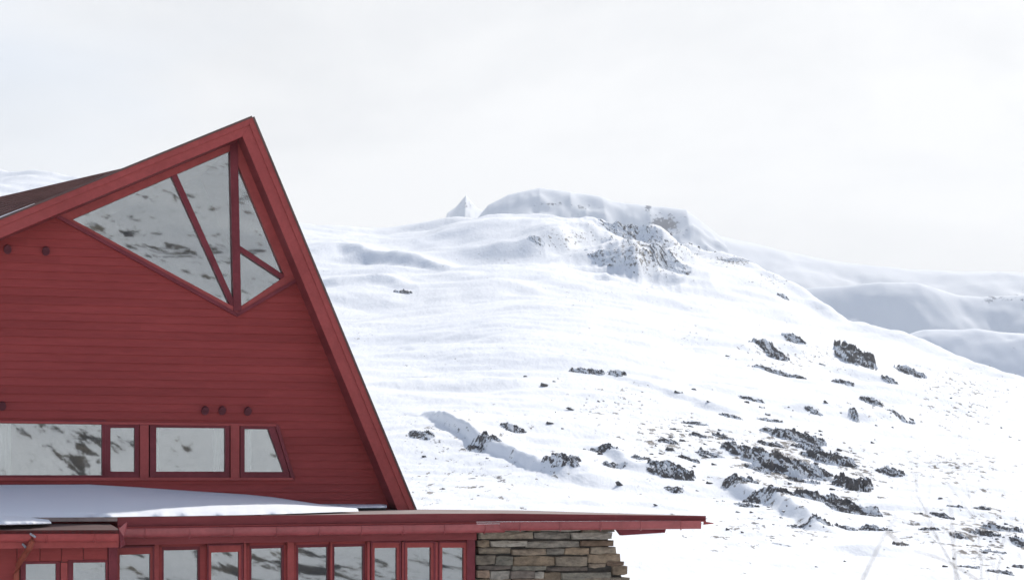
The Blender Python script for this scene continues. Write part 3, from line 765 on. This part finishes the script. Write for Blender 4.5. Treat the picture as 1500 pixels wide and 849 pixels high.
# ------------------------------------------------------------------ stone wall
def stone_wall():
    rnd = random.Random(5)
    b = MB(); z = P(800, 774, SW).z; zend = -3.6; s_left = loc2(700, 800, SW)[0]
    cols = [(.32, .26, .20), (.37, .29, .21), (.28, .24, .19), (.32, .30, .25), (.32, .23, .17), (.39, .33, .26), (.26, .22, .19), (.42, .39, .34)]
    def s_right(zz):
        r = HY - zz / 27. * F
        px = np.interp(r, [780, 789, 799, 812, 830, 849, 900, 1100], [900, 896, 900, 906, 914, 921, 938, 985]); return loc2(px, r, SW)[0]
    zi = z
    back = MB()
    while zi > zend:
        h = rnd.choice((rnd.uniform(.045, .07), rnd.uniform(.07, .11), rnd.uniform(.09, .12), rnd.uniform(.10, .145))); s = s_left + rnd.uniform(-.05, .035); sr = s_right(zi - h / 2) + rnd.uniform(-.012, .012)
        while s < sr - .06:
            w = rnd.choice((rnd.uniform(.14, .3), rnd.uniform(.3, .55), rnd.uniform(.45, .8))) * (1.15 if h > .13 else 1); w = min(w, sr - s)
            if sr - s - w < .18: w = sr - s
            hh = h * rnd.uniform(.93, 1.08); g = .004; out = rnd.uniform(-.035, .045); j = lambda a=.012: rnd.uniform(-a, a)
            c = rnd.choice(cols); kk = rnd.uniform(.48, .86); c = tuple(x * kk for x in c)
            # irregular eight-sided front outline, split layers inside thick stones
            ls = [(hh, 0)] if rnd.random() < .8 or h < .13 else [(hh * .5, 0), (hh * .46, hh * .53)]
            for lh, lo in ls:
                z1 = zi - g / 2 - lo + .06 * mnoise.noise(Vector((s * 1.1, zi * 1.5, 0))); z0 = z1 - lh + g / 2; o2 = SW + out + rnd.uniform(-.015, .015)
                m1, m2 = s + w * rnd.uniform(.25, .45), s + w * rnd.uniform(.55, .8)
                outl = [(s + g + j(), z0 + abs(j()) * .7 + .002), (m1, z0 + j(.01)), (m2, z0 + j(.01)), (s + w - g + j(), z0 + abs(j()) * .7 + .002), (s + w - g + j(), z1 - abs(j()) * .7 - .002), (m2, z1 + j(.006)), (m1, z1 + j(.006)), (s + g + j(), z1 - abs(j()) * .7 - .002)]
                cs, cz = s + w / 2, (z0 + z1) / 2
                ins = [(cs + (x - cs) * .95, cz + (y - cz) * rnd.uniform(.86, .95)) for x, y in outl]
                f = [pt(x, y, o2 + rnd.uniform(-.008, .012)) for x, y in ins]; e = [pt(x, y, o2 - .014) for x, y in outl]; bk = [pt(x, y, SW - .30) for x, y in outl]
                ctr = pt(cs + j(.05), cz + j(.02), o2 + .018)
                n = 8
                for i in range(n):
                    i2 = (i + 1) % n
                    b.poly([ctr, f[i], f[i2]], c); b.poly([f[i], e[i], e[i2], f[i2]], c); b.poly([e[i], bk[i], bk[i2], e[i2]], c)
            s += w
        zi -= h
    o = b.build('stone_wall', 'masonry', None, base=P(800, 1100, SW), fix=False)
    tag(o, 'rough stacked stone wall with a sloping right end under the roof tip', 'wall')
    core = MB(); zz = [z, P(0, 849, SW).z, zend]
    pts = [pt(s_left + .08, z, SW - .05)] + [pt(s_right(q) - .09, q, SW - .05) for q in (z, z - .25, z - .5, z - 1, zend)] + [pt(s_left + .08, zend, SW - .05)]
    core.prism(pts, IN * 2.2); core.build('core', 'masonry', o); BASE
    me = bpy.data.objects['core'].data; a = me.color_attributes.new('stone', 'FLOAT_COLOR', 'CORNER')
    for d_ in a.data: d_.color = (.06, .055, .05, 1)
stone_wall()

# ------------------------------------------------------------------ porch, bottom left
PF = 4.3
porch = empty('entrance_porch', P(60, 1100, PF - .4))
tag(porch, 'small red porch with a rusty gutter and vertical boards at the lower left', 'porch')
b = MB(); b.prism([P(-260, 776, PF), P(176, 775.5, PF), P(160, 766, 3.4), P(-260, 766, 3.4)], (0, 0, -.05)); b.build('roof', 'roof_brown', porch)
b = MB(); b.prism([P(-260, 776, PF), P(176, 775.5, PF), P(174, 801, PF), P(-260, 806, PF)], IN * .05); b.build('fascia', 'trim_red', porch, bevel=.004)
gutter(P(-260, 776, PF), P(172, 775.5, PF), .058, .058, .012, .05, .05, m='trim_red', parent=porch, brackets=6)
b = MB(); b.prism([P(174, 774, PF + .02), P(186, 764, PF - .6), P(186, 772, PF - .6), P(181, 785, PF), P(184, 797, PF - .2), P(176, 802, PF + .02)], IN * .06); b.build('gutter_end', 'frame_red', porch)
PW = PF - .42
edges = [-260, -230, -200, -170, -140, -110, -80, -50, -8, 25, 58.5, 90.5, 122, 158]
b = MB()
def down(p, z): return Vector((p.x, p.y, z))
zps = P(60, 940, PW).z
for i in range(len(edges) - 1):
    x0, x1 = edges[i], edges[i + 1]; oo = PW + (.012 if i % 2 else .0)
    tops = 796
    if x0 < 25: bot = -3.7
    else: bot = P(x0, 822, PW).z
    a, c = P(x0 + .4, tops, oo), P(x1 - .4, tops, oo); b.prism([a, c, down(c, bot), down(a, bot)], IN * .03)
a, c = P(25, 940, PW), P(158, 940, PW); b.prism([a, c, down(c, -3.7), down(a, -3.7)], IN * .05)
b.build('wall', 'siding_red', porch)
for x0, x1, hy_ in ((38, 82, 825.5), (107.5, 155, 823.5)):
    oo = PW + .02; o_ = [P(x0 - 8, hy_ - 4, oo), P(x1 + (6 if x1 < 100 else 3), hy_ - 4, oo)]; i_ = [P(x0, hy_, oo), P(x1, hy_ - .5, oo)]
    o_ += [down(o_[1], zps), down(o_[0], zps)]; i_ += [down(i_[1], zps + .06), down(i_[0], zps + .06)]
    b = MB(); b.ring(o_, i_, IN * .07); w = b.build('window', 'frame_red', porch, bevel=.003)
    b = MB(); b.prism([p + IN * .045 for p in i_], IN * .008); b.build('pane', 'glass', w)
b = MB(); a, c = P(89, 823, PW + .03), P(99, 823, PW + .03); b.prism([a, c, down(c, -3.7), down(a, -3.7)], IN * .05); b.build('post', 'trim_red', porch)
b = MB(); a, c = P(159, 800, PW + .02), P(172, 800, PW + .02); b.prism([a, c, down(c, -3.7), down(a, -3.7)], IN * .12); b.build('corner_post', 'frame_red', porch)
box_room(porch, loc2(-250, 800, PW)[0], loc2(158, 800, PW)[0], -3.6, P(100, 802, PW).z, PW - .08, 3.32, 'interior', 'room')
b = MB(); pp = [P(47, 781, PF + .12), P(47, 792, PF + .12), P(43, 802, PF + .08), P(34, 815, PF - .1), P(27, 826, PF - .25), P(24, 840, PF - .28), P(23, 1080, PF - .28)]
b.tube(pp, [.042, .036, .036, .036, .036, .036, .036], 10); dsp = b.build('downspout', 'rust_red', porch, smooth=False)
b = MB(); b.tube([P(44, 781, PF + .15), P(52, 786, PF + .14)], [.014, .014], 6); b.build('clamp', 'galvanised', dsp)
b = MB(); b.tube([P(33, 796, PF + .02), P(38, 801, PF + .05)], [.014, .014], 6); b.build('clamp', 'galvanised', dsp)

# ------------------------------------------------------------------ snow on the roofs
def snow_sheet(name, cols, label, group=None, thick=.02, seed=1, parent=None):
    """cols: list of (back point, front point, bulge); a rounded blanket between them"""
    b = MB(); n = 26; rows = []
    cs = []
    for i in range(len(cols) - 1):
        m_ = 14
        for k2 in range(m_ + (1 if i == len(cols) - 2 else 0)):
            t = k2 / m_; cs.append((lerp(cols[i][0], cols[i + 1][0], t), lerp(cols[i][1], cols[i + 1][1], t), cols[i][2] + (cols[i + 1][2] - cols[i][2]) * t))
    nv = len(cs)
    for ci, (bk, fr, bul) in enumerate(cs):
        w = fr + NO * .14 * fbm(np.array(ci * .23 + seed), np.array(3.3), 4).item()
        for k2 in range(n + 1):
            t = k2 / n
            p = lerp(bk, w, t); h = bul * 4 * t * (1 - t) * .5
            # rounded lip towards the front edge
            lip = thick * (1 - max(0, (t - .93) / .07) ** 2) ** .5 if t > .93 else thick
            p = p + Vector((0, 0, h + lip + .012 * mnoise.noise(Vector((p.x * 1.3, p.y * 1.3, seed))) * (1 if 0 < t < 1 else 0)))
            b.v.append(p)
        b.v.append(w - Vector((0, 0, .0)))
    st = n + 2
    for ci in range(nv - 1):
        for k2 in range(n + 1):
            a = ci * st + k2; b.f.append([a, a + 1, a + 1 + st, a + st]); b.c.append(None)
    o = b.build(name, 'snow', None, smooth=True, base=cs[0][1])
    return tag(o, label, 'snow', group)
G = 'snow lying on the roofs'
rz = lambda px, o: None
snow_sheet('snow_drift', [(P(-250, 712, .02), P(-250, 757, WF - .02), .02), (P(0, 713, .02), P(0, 757.5, WF - .02), .02), (P(130, 712.5, .02), P(130, 757, WF - .02), .02), (P(200, 716.5, .02), P(200, 756, WF - .02), .02),
                          (P(280, 722, .02), P(280, 755, WF - .02), .02), (P(360, 727, .02), P(360, 753.5, WF - .03), .015), (P(400, 731, .02), P(410, 752.2, WF - .10), .012), (P(450, 738.5, .02), P(470, 750, WF - .35), .008), (P(480, 743, .1), P(525, 748.3, WF - 1.0), .003)],
           'deep snow drift sloping down from the gable wall across the flat roof', G, thick=.035)
snow_sheet('snow_patch', [(P(478, 741, .02), P(478, 744.5, .8), .0), (P(520, 739, .02), P(520, 743.5, .8), .0), (P(560, 739, .02), P(560, 743, .8), .0), (P(567, 740, .02), P(567, 743, .7), .0)],
           'thin grey strip of snow at the foot of the gable by the right eave', G, thick=.01, seed=3)
snow_sheet('snow_patch', [(P(-250, 752, 3.5), P(-250, 770, PF - .02), .02), (P(0, 756, 3.5), P(0, 768, PF - .05), .02), (P(40, 759, 3.5), P(40, 767.5, PF - .1), .02), (P(72, 763, 3.52), P(76, 766.5, PF - .35), .0)],
           'bright cap of snow on the porch roof at the left edge', G, thick=.02, seed=5)
b = MB(); u1 = P(-500, 519, OV); u2 = P(52, 297, OV)
b.tube([lerp(u1, u2, t) + IN * .10 + Vector((0, 0, .0)) for t in (0, .3, .6, .9, 1)], [.03, .028, .022, .016, .006], 8); o = b.build('snow_strip', 'snow', None, smooth=True, base=u1)
tag(o, 'narrow line of snow along the left rake of the gable roof', 'snow', G)

# ------------------------------------------------------------------ rocks
rk = random.Random(11)
def slab(b, c, L_, W_, H_, yaw, dip, n=16):
    """angular block: convex hull of scattered points, tilted like the bedding of the hill"""
    bm = bmesh.new()
    for _ in range(n):
        v = Vector((rk.gauss(0, 1), rk.gauss(0, 1), rk.gauss(0, 1))).normalized() * rk.uniform(.8, 1.05)
        bm.verts.new((max(-.8, min(.8, v.x)) * L_ / 1.6, max(-.75, min(.75, v.y)) * W_ / 1.5, max(-.7, min(.7, v.z)) * H_ / 1.4))
    bmesh.ops.convex_hull(bm, input=bm.verts)
    for v in [v for v in bm.verts if not v.link_faces]: bm.verts.remove(v)
    i0 = len(b.v); idx = {}
    cy, sy = math.cos(yaw), math.sin(yaw); cd, sn = math.cos(dip), math.sin(dip)
    for v in bm.verts:
        x, y, z = v.co; x, z = x * cd + z * sn, -x * sn + z * cd     # dips towards +x
        x, y = x * cy - y * sy, x * sy + y * cy
        idx[v] = len(b.v); b.v.append(c + Vector((x, y, z)))
    for f in bm.faces: b.f.append([idx[v] for v in f.verts]); b.c.append(None)
    bm.free()
OUT = []
def outcrop(px, row, w, h, label, group=None, n=None, dip=.38, fill=.75, name='rock_outcrop', size=1.0, big=0, bare=None):
    """bedrock showing in a patch w x h photo pixels round (px,row): a piece of ground raised into
    broken, tilted strata; steep faces stay bare, tops hold snow"""
    c = hit(px, row); sc = c.y / F; OUT.append((px, row, w, h, label))
    sl = .24; w *= 1.3; h *= 1.3; Wm = w * sc; Lm = max(h * sc * .72 / sl, Wm * .4); tilt = .34 * (w / max(h, w * .4)) ** 0
    step = max(.62 * sc, Wm / 190); nx = max(14, int(Wm * 1.1 / step)); ny = max(14, min(230, int(Lm * 1.1 / (step * 1.15))))
    gx, gy = np.meshgrid(np.linspace(-.55, .55, nx) * Wm, np.linspace(-.55, .55, ny) * Lm)
    # patch skewed so that it runs down to the right like the bedding
    X = c.x + gx; Y = c.y + gy - gx * (.9 if w > h * 1.3 else .2)
    sd = (px * .37 + row * .11)
    q = .62 * X + .78 * Y
    Hm = h * sc * (.30 if h > 18 else .36) * (.45 if row < 400 else 1)
    lam = max(Wm * .30, Hm * 2.6) * size ** .5; lam = min(lam, 60 * sc)
    wx, wy = X / lam, Y / lam
    ph = q / lam * 1.15 + 1.1 * fbm(wx * .9 + sd, wy * .6, 4, .6)
    f = ph - np.floor(ph); saw = np.where(f < .22, f / .22, 1 - (f - .22) / .78)
    ph2 = q / lam * 4.1 + 1.5 * fbm(wx * 3 + sd, wy * 2.2, 4, .6) + .37 * np.floor(ph)
    f2 = ph2 - np.floor(ph2); saw2 = np.where(f2 < .25, f2 / .25, 1 - (f2 - .25) / .75)
    blk = vnoise(np.floor((X * .8 - Y * .45) / lam * 2.6 + .8 * fbm(wx * 2, wy * 2 + sd, 3)) * 1.7 + .5, np.floor(ph) * 2.3 + .5)
    rr2 = (gx / (Wm * .5)) ** 2 + (gy / (Lm * .5)) ** 2
    m = np.clip((.95 - rr2) * 1.5 + 2.0 * fbm(gx / (Wm * .16) + 9 + sd, gy / (Lm * .13) + sd, 5, .62), 0, 1); m = m * S((1.05 - rr2) / .3)
    H = Hm * m * (.15 + .72 * saw * (.65 + 1.2 * blk) + .26 * saw2 + .14 * fbm(wx * 7, wy * 7 + sd, 3))
    Z = terrain_z(X, Y) + H - (.06 + .10 * Hm) * (1 - S(m * 4)) - .05
    xs_ = X + .16 * Hm * fbm(wx * 9 + 5, wy * 9, 3); 
    co = np.stack([xs_, Y, Z], -1).reshape(-1, 3) - np.array(c)
    i_ = np.arange(ny - 1)[:, None] * nx; j_ = np.arange(nx - 1)[None, :]
    qd = np.stack([i_ + j_, i_ + j_ + 1, i_ + nx + j_ + 1, i_ + nx + j_], -1).reshape(-1, 4)
    me = bpy.data.meshes.new(name); me.from_pydata(co.tolist(), [], qd.tolist()); me.materials.append(MATS['rock'])
    # snow gathers on the gentle backs of the strata, the broken faces stay bare
    back = S((f - .34 - .8 * fbm(wx * 5, wy * 4 + sd, 4, .6)) / .16) * S((f2 - .22 - .5 * fbm(wx * 9, wy * 8, 3)) / .2)
    hz = (H / max(Hm, .01) + .45 * gx / (lam * .9))
    led = fbm(gx / (lam * .55) + sd, hz * 2.6 + .3 * gy / lam, 4, .6)
    led2 = fbm(gx / (lam * .16) + sd, hz * 7 + gy / lam, 3, .6)
    face = S((led + .25 * led2 - (bare if bare is not None else (.17 if w > 50 and row > 400 else (.09 if row > 400 else -.10)))) / .10)
    dr = np.maximum(np.maximum(back, face), 1 - S(m * 3 - .2)) * 1.25 - .45
    me.attributes.new('drift', 'FLOAT', 'POINT').data.foreach_set('value', dr.ravel().astype(np.float32))
    o = bpy.data.objects.new(name, me); COL.objects.link(o); o.location = c
    return tag(o, label, 'rock', group)
GO = 'rock outcrops on the snowy hillside'
# the long outcrop, in its separate masses
outcrop(1150, 684, 92, 44, 'largest dark brown crag in the middle of the long outcrop', GO, n=34, size=1.0, big=8)
outcrop(1208, 734, 66, 32, 'second largest dark crag just below and right of the largest one', GO, n=20, big=5)
outcrop(1088, 661, 48, 26, 'squarish grey crag at the upper left end of the long outcrop', GO, n=12, big=3)
outcrop(1160, 640, 70, 30, 'broken band of ledges along the top edge of the long outcrop', GO, n=20, size=.8)
outcrop(1215, 672, 60, 34, 'stepped ledges on the upper right flank of the long outcrop', GO, n=20, size=.85)
outcrop(1246, 712, 44, 44, 'steep snow-streaked ledges at the right edge of the long outcrop', GO, n=16, size=.9)
outcrop(1262, 752, 50, 26, 'ragged dark tail of the long outcrop running down to the right', GO, n=14)
outcrop(1085, 702, 40, 18, 'thin slanting ledge left of the shaded snow hollow', GO, n=7)
outcrop(1125, 720, 56, 24, 'row of grey slabs below the shaded snow hollow', GO, n=12)
outcrop(1205, 764, 30, 13, 'small dark slab below the second largest crag', GO, n=4)
outcrop(1282, 776, 38, 15, 'low dark slab at the foot of the outcrop tail', GO, n=6)
outcrop(1318, 797, 18, 12, 'small pointed slab below the tail of the outcrop', GO, n=3)
outcrop(1145, 797, 24, 5, 'flat thin rock lying alone in smooth snow near the roof tip', GO, n=3)
outcrop(1130, 652, 34, 13, 'narrow dark step between the squarish crag and the largest crag', GO)
outcrop(1182, 655, 36, 14, 'dark step directly above the largest crag', GO)
outcrop(1176, 706, 38, 16, 'snow-capped block between the two largest crags', GO)
outcrop(1232, 745, 34, 16, 'dark block joining the second crag to the outcrop tail', GO)
outcrop(1110, 688, 30, 12, 'low dark step at the top of the shaded snow hollow', GO)
outcrop(1198, 692, 34, 18, 'dark broken face right of the largest crag', GO)
outcrop(1128, 617, 30, 10, 'highest small ledge of the long outcrop, at its upper left', GO)
outcrop(1040, 668, 34, 15, 'grey broken rock left of the squarish crag', GO)
outcrop(1008, 673, 26, 13, 'dark rock above the wide broken grey outcrop', GO)
outcrop(1018, 621, 32, 10, 'flat streaked rock high above the wide broken outcrop', GO)
outcrop(1022, 638, 22, 8, 'thin dark rock under the flat streaked rock', GO)
outcrop(976, 646, 26, 10, 'pale streaked rock above and left of the broken outcrop', GO)
outcrop(1058, 640, 26, 11, 'small rock above the squarish crag', GO)
outcrop(1070, 610, 26, 9, 'small ledge in mid slope left of the outcrop top', GO)
outcrop(1240, 775, 26, 9, 'low ledge under the ragged outcrop tail', GO)
outcrop(1095, 742, 30, 9, 'faint streaked ledge in the snow below the grey slabs', GO)
outcrop(1170, 772, 26, 8, 'thin ledge far below the largest crag', GO)
outcrop(940, 672, 24, 9, 'pale ledge left of the wide broken outcrop', GO)
outcrop(1402, 742, 22, 10, 'little rock behind the top of the upright stem', GO)
outcrop(1404, 786, 20, 10, 'little dark rock right of the upright stem', GO)
outcrop(1455, 808, 26, 12, 'dark rock below the tucked rocks at lower right', GO)
outcrop(1420, 830, 26, 10, 'low rock near the bottom edge at the right', GO)
outcrop(1466, 838, 30, 14, 'scrubby rock at the bottom right corner', GO)
outcrop(1235, 560, 26, 10, 'small rock below the tall rounded outcrop', GO)
outcrop(1305, 560, 20, 9, 'small bluish rock between the tall and the hooked outcrops', GO)
outcrop(1320, 612, 30, 8, 'thin line of stones right of the bluish snow face', GO)
outcrop(1100, 585, 30, 9, 'stone cluster in the open above the long outcrop', GO)
# upper right outcrops
outcrop(1126, 514, 44, 24, 'dark knobbly outcrop high on the slope under the dark shed-like rock', GO, n=11, size=.8)
outcrop(1163, 496, 26, 12, 'little dark outcrop just above the knobbly one', GO, n=5)
outcrop(1138, 546, 64, 12, 'thin line of rock ledges below the knobbly outcrop', GO, n=9, size=.6)
outcrop(1253, 524, 48, 40, 'tall rounded dark outcrop on the upper right slope', GO, n=20, size=.8, big=3)
outcrop(1333, 545, 32, 18, 'dark hooked outcrop nearest the right skyline', GO, n=8)
outcrop(1278, 589, 26, 15, 'dark cap rock above a bluish snow face on the right slope', GO, n=5)
outcrop(1251, 607, 10, 18, 'upright dark rock at the left of the bluish snow face', GO, n=4, dip=.1)
outcrop(1192, 603, 20, 9, 'small bluish rocks left of the snow face', GO, n=4)
outcrop(1305, 692, 32, 18, 'isolated bluish outcrop right of the long outcrop', GO, n=8, size=.7)
# lower left outcrops
outcrop(617, 638, 34, 17, 'leftmost dark rock close beside the right roof edge of the gable', GO, n=7)
outcrop(710, 648, 46, 20, 'long dark rock slanting along the drift lip', GO, n=9)
outcrop(752, 629, 32, 14, 'group of dark rocks above the long slanting one', GO, n=6)
outcrop(823, 672, 48, 24, 'large grey rock at the end of the drift lip above the flat roof', GO, n=11, big=2)
outcrop(880, 658, 42, 12, 'flat dark ledge right of the large grey rock', GO, n=7)
outcrop(900, 683, 30, 11, 'dark ledge below the flat ledge above the roof', GO, n=5)
outcrop(982, 689, 56, 26, 'wide broken grey outcrop above the roof tip', GO, n=15, size=.75)
outcrop(988, 717, 24, 12, 'small dark rock just above the flat roof near its tip', GO, n=4)
outcrop(860, 546, 44, 16, 'streaky rocks in mid slope above the flat roof', GO, n=8, size=.6)
outcrop(904, 548, 22, 16, 'dark rock beside the streaky rocks in mid slope', GO, n=4)
# bottom right outcrops
outcrop(1380, 756, 26, 14, 'dark rock between the two thin foreground stems', GO, n=6, size=.8)
outcrop(1362, 776, 24, 12, 'low rock to the left of the upright stem', GO, n=5, size=.8)
outcrop(1438, 745, 18, 9, 'bluish rock at the start of the dark curving ledge', GO, n=3)
outcrop(1470, 776, 44, 24, 'dark curving ledge running to the right edge', GO, n=14, dip=.6)
outcrop(1442, 781, 32, 18, 'rocks tucked below the curving ledge', GO, n=8, size=.7)
outcrop(1494, 795, 20, 22, 'dark rock cut by the right edge of the picture', GO, n=6)
outcrop(1495, 830, 18, 12, 'lowest dark rock at the right edge', GO, n=4)
# knoll on the skyline
outcrop(905, 334, 46, 14, 'crumbly rocks on the brow of the snowy knoll', GO, n=16, size=.35)
outcrop(935, 352, 60, 18, 'scattered rocks on the right shoulder of the knoll', GO, n=20, size=.35)
outcrop(965, 368, 70, 20, 'lower rocks on the right shoulder of the knoll', GO, n=20, size=.35)
outcrop(785, 350, 22, 8, 'dark spot of rock on the shaded face of the knoll', GO, n=5, size=.6)
outcrop(893, 384, 50, 12, 'rocks at the foot of the knoll', GO, n=12, size=.35)
outcrop(1078, 381, 42, 7, 'low rocks along the skyline right of the knoll', GO, n=9, size=.45)
outcrop(1147, 435, 13, 6, 'small dark blocky rock alone near the skyline', 'rock outcrops on the snowy hillside', n=3)
outcrop(590, 428, 24, 7, 'faint rocks low on the misty left slope', GO, n=5, size=.5)
# single small rocks
proto = []
for k2 in range(7):
    b = MB(); slab(b, Vector((0, 0, 0)), 1, .75, .5, 0, .35, 14); proto.append(b.build('rock', 'rock', None))
used_labels = set()
def near_label(px, row):
    for r in sorted(OUT, key=lambda r: (r[0] - px) ** 2 + (2 * (r[1] - row)) ** 2)[:12]:
        dx, dy = px - r[0], (row - r[1]) * 1.6
        side = ('right of' if dx > 0 else 'left of') if abs(dx) > abs(dy) else ('below' if dy > 0 else 'above')
        t = 'small stone ' + side + ' the ' + ' '.join(r[4].split()[:11])
        if t not in used_labels: used_labels.add(t); return t
    return t
def small(px, row, w, label, first=[0]):
    p = hit(px, row)
    if not label.startswith('tiny'): label = near_label(px, row)
    s = w * p.y / F * .85
    k2 = rk.randrange(7); src = proto[k2]
    if first[0] < 7: o = proto[first[0]]; first[0] += 1
    else: o = src.copy(); COL.objects.link(o)
    o.location = p; o.scale = (s, s * rk.uniform(.7, 1.1), s * rk.uniform(.8, 1.4)); o.rotation_euler = (0, 0, rk.uniform(-.6, .6))
    tag(o, label, 'rock', 'small rocks scattered over the snow')
for px, row, w in ((806, 620, 15), (835, 600, 16), (864, 603, 8), (798, 566, 16), (994, 575, 17), (1017, 571, 10), (1038, 589, 9), (1018, 621, 22), (1020, 637, 17), (1036, 633, 9), (972, 646, 19), (1000, 646, 13),
                   (982, 659, 17), (1006, 672, 20), (1040, 670, 22), (905, 711, 18), (1040, 708, 15), (1066, 522, 9), (1205, 534, 13), (1307, 557, 12), (1095, 590, 12), (1116, 597, 13), (1335, 615, 10)):
    small(px, row, w, 'small dark rock standing clear of the snow between the bigger outcrops')
for px, row, w in ((622, 669, 10), (640, 672, 7), (714, 672, 7), (650, 716, 8), (700, 726, 7), (770, 552, 8), (812, 559, 7), (690, 655, 8)):
    small(px, row, w, 'small dark stone low on the slope just above the flat roof')
for px, row, w in ((1392, 583, 8), (1388, 608, 7), (1466, 627, 6), (1412, 787, 12), (1444, 810, 12), (1385, 830, 12), (1413, 838, 9), (1197, 830, 8), (1378, 730, 11), (1288, 729, 6), (1237, 822, 7), (1350, 752, 7), (1480, 640, 6)):
    small(px, row, w, 'small stone on the open snow in the right of the picture')
clus = [(1165, 675, 110, 65, 40, 10), (1000, 650, 95, 50, 26, 10), (1110, 745, 110, 34, 24, 8), (1240, 620, 120, 40, 12, 5), (950, 358, 80, 28, 60, 4.0), (1450, 790, 60, 40, 24, 7), (900, 600, 120, 40, 14, 5), (1420, 580, 80, 60, 14, 4)]
for cx, cy, w, h, n, s in clus:
    for _ in range(n):
        small(rk.gauss(cx, w * .5), rk.gauss(cy, h * .5), s * rk.uniform(.5, 1.3), 'tiny dark stone among the many dotted over the hillside')

# ------------------------------------------------------------------ thin plants close to the camera
def stemP(px, py, d): u = (px - CX) / F; return Vector((u * d, d, (HY - py) / F * d))
def stems(name, label, lines, r, m, cat, group=None):
    b = MB(); base = None
    for d, pts, rr in lines:
        w = [stemP(x, y, d + .05 * i) for i, (x, y) in enumerate(pts)]
        # smooth the polyline a little with midpoints
        q = [w[0]]
        for i in range(len(w) - 1): q += [lerp(w[i], w[i + 1], .5) + Vector((rk.uniform(-1, 1), 0, rk.uniform(-1, 1))) * .002, w[i + 1]]
        b.tube(q, [rr * (1 - .7 * i / (len(q) - 1)) for i in range(len(q))], 6)
        base = base or w[0]
    o = b.build(name, m, None, base=base, smooth=True); return tag(o, label, cat, group)
GP = 'bare stems near the camera'
zb = lambda px, d: HY + 1.3 / d * F
stems('dry_stem', 'pale bent dry stem leaning right, with a broken side shoot', [(5.0, [(1150, zb(0, 5)), (1215, 950), (1263, 849), (1284, 806), (1300, 776), (1313, 752)], .0028), (5.2, [(1300, 778), (1312, 790), (1326, 800)], .003)], 0, 'dry_stem', 'plant', GP)
stems('dry_stem', 'hair-thin upright stem right of the bent one', [(5.0, [(1420, zb(0, 5)), (1405, 880), (1399, 830), (1395, 780), (1391, 728)],   .0030)], 0, 'dry_stem', 'plant', GP)
stems('dry_stem', 'low arching stem crossing behind the upright one', [(6.0, [(1560, zb(0, 6)), (1470, 880), (1428, 846), (1395, 826), (1362, 812), (1340, 806)], .003)], 0, 'dry_stem', 'plant', GP)
def shrub(x0, d, label):
    rr = random.Random(3); b = MB(); z0 = -1.4; root = stemP(x0, HY + 1.4 / d * F, d)
    def grow(p, dr, L_, r, lev):
        pts = [p]; q = p.copy(); n = 5
        for i in range(n):
            dr = (dr + Vector((rr.uniform(-.16, .16), rr.uniform(-.16, .16), rr.uniform(-.02, .10)))).normalized(); q = q + dr * L_ / n; pts.append(q.copy())
        b.tube(pts, [r * (1 - .75 * i / n) for i in range(n + 1)], 5, cap=False)
        if lev < 2:
            for i in range(2, n + 1):
                for _ in range(2): grow(pts[i], (dr + Vector((rr.uniform(-.9, .9), rr.uniform(-.6, .6), rr.uniform(-.2, .5)))).normalized(), L_ * rr.uniform(.3, .5), r * .45, lev + 1)
    for _ in range(3): grow(root + Vector((rr.uniform(-.1, .1), rr.uniform(-.1, .1), 0)), Vector((rr.uniform(-.35, .25), rr.uniform(-.2, .2), 1)).normalized(), rr.uniform(.85, 1.15), .0036, 0)
    tag(b.build('bare_shrub', 'bark', None, base=root), label, 'shrub', GP)
shrub(1540, 7.5, 'bare twiggy shrub, out of focus at the lower right corner')
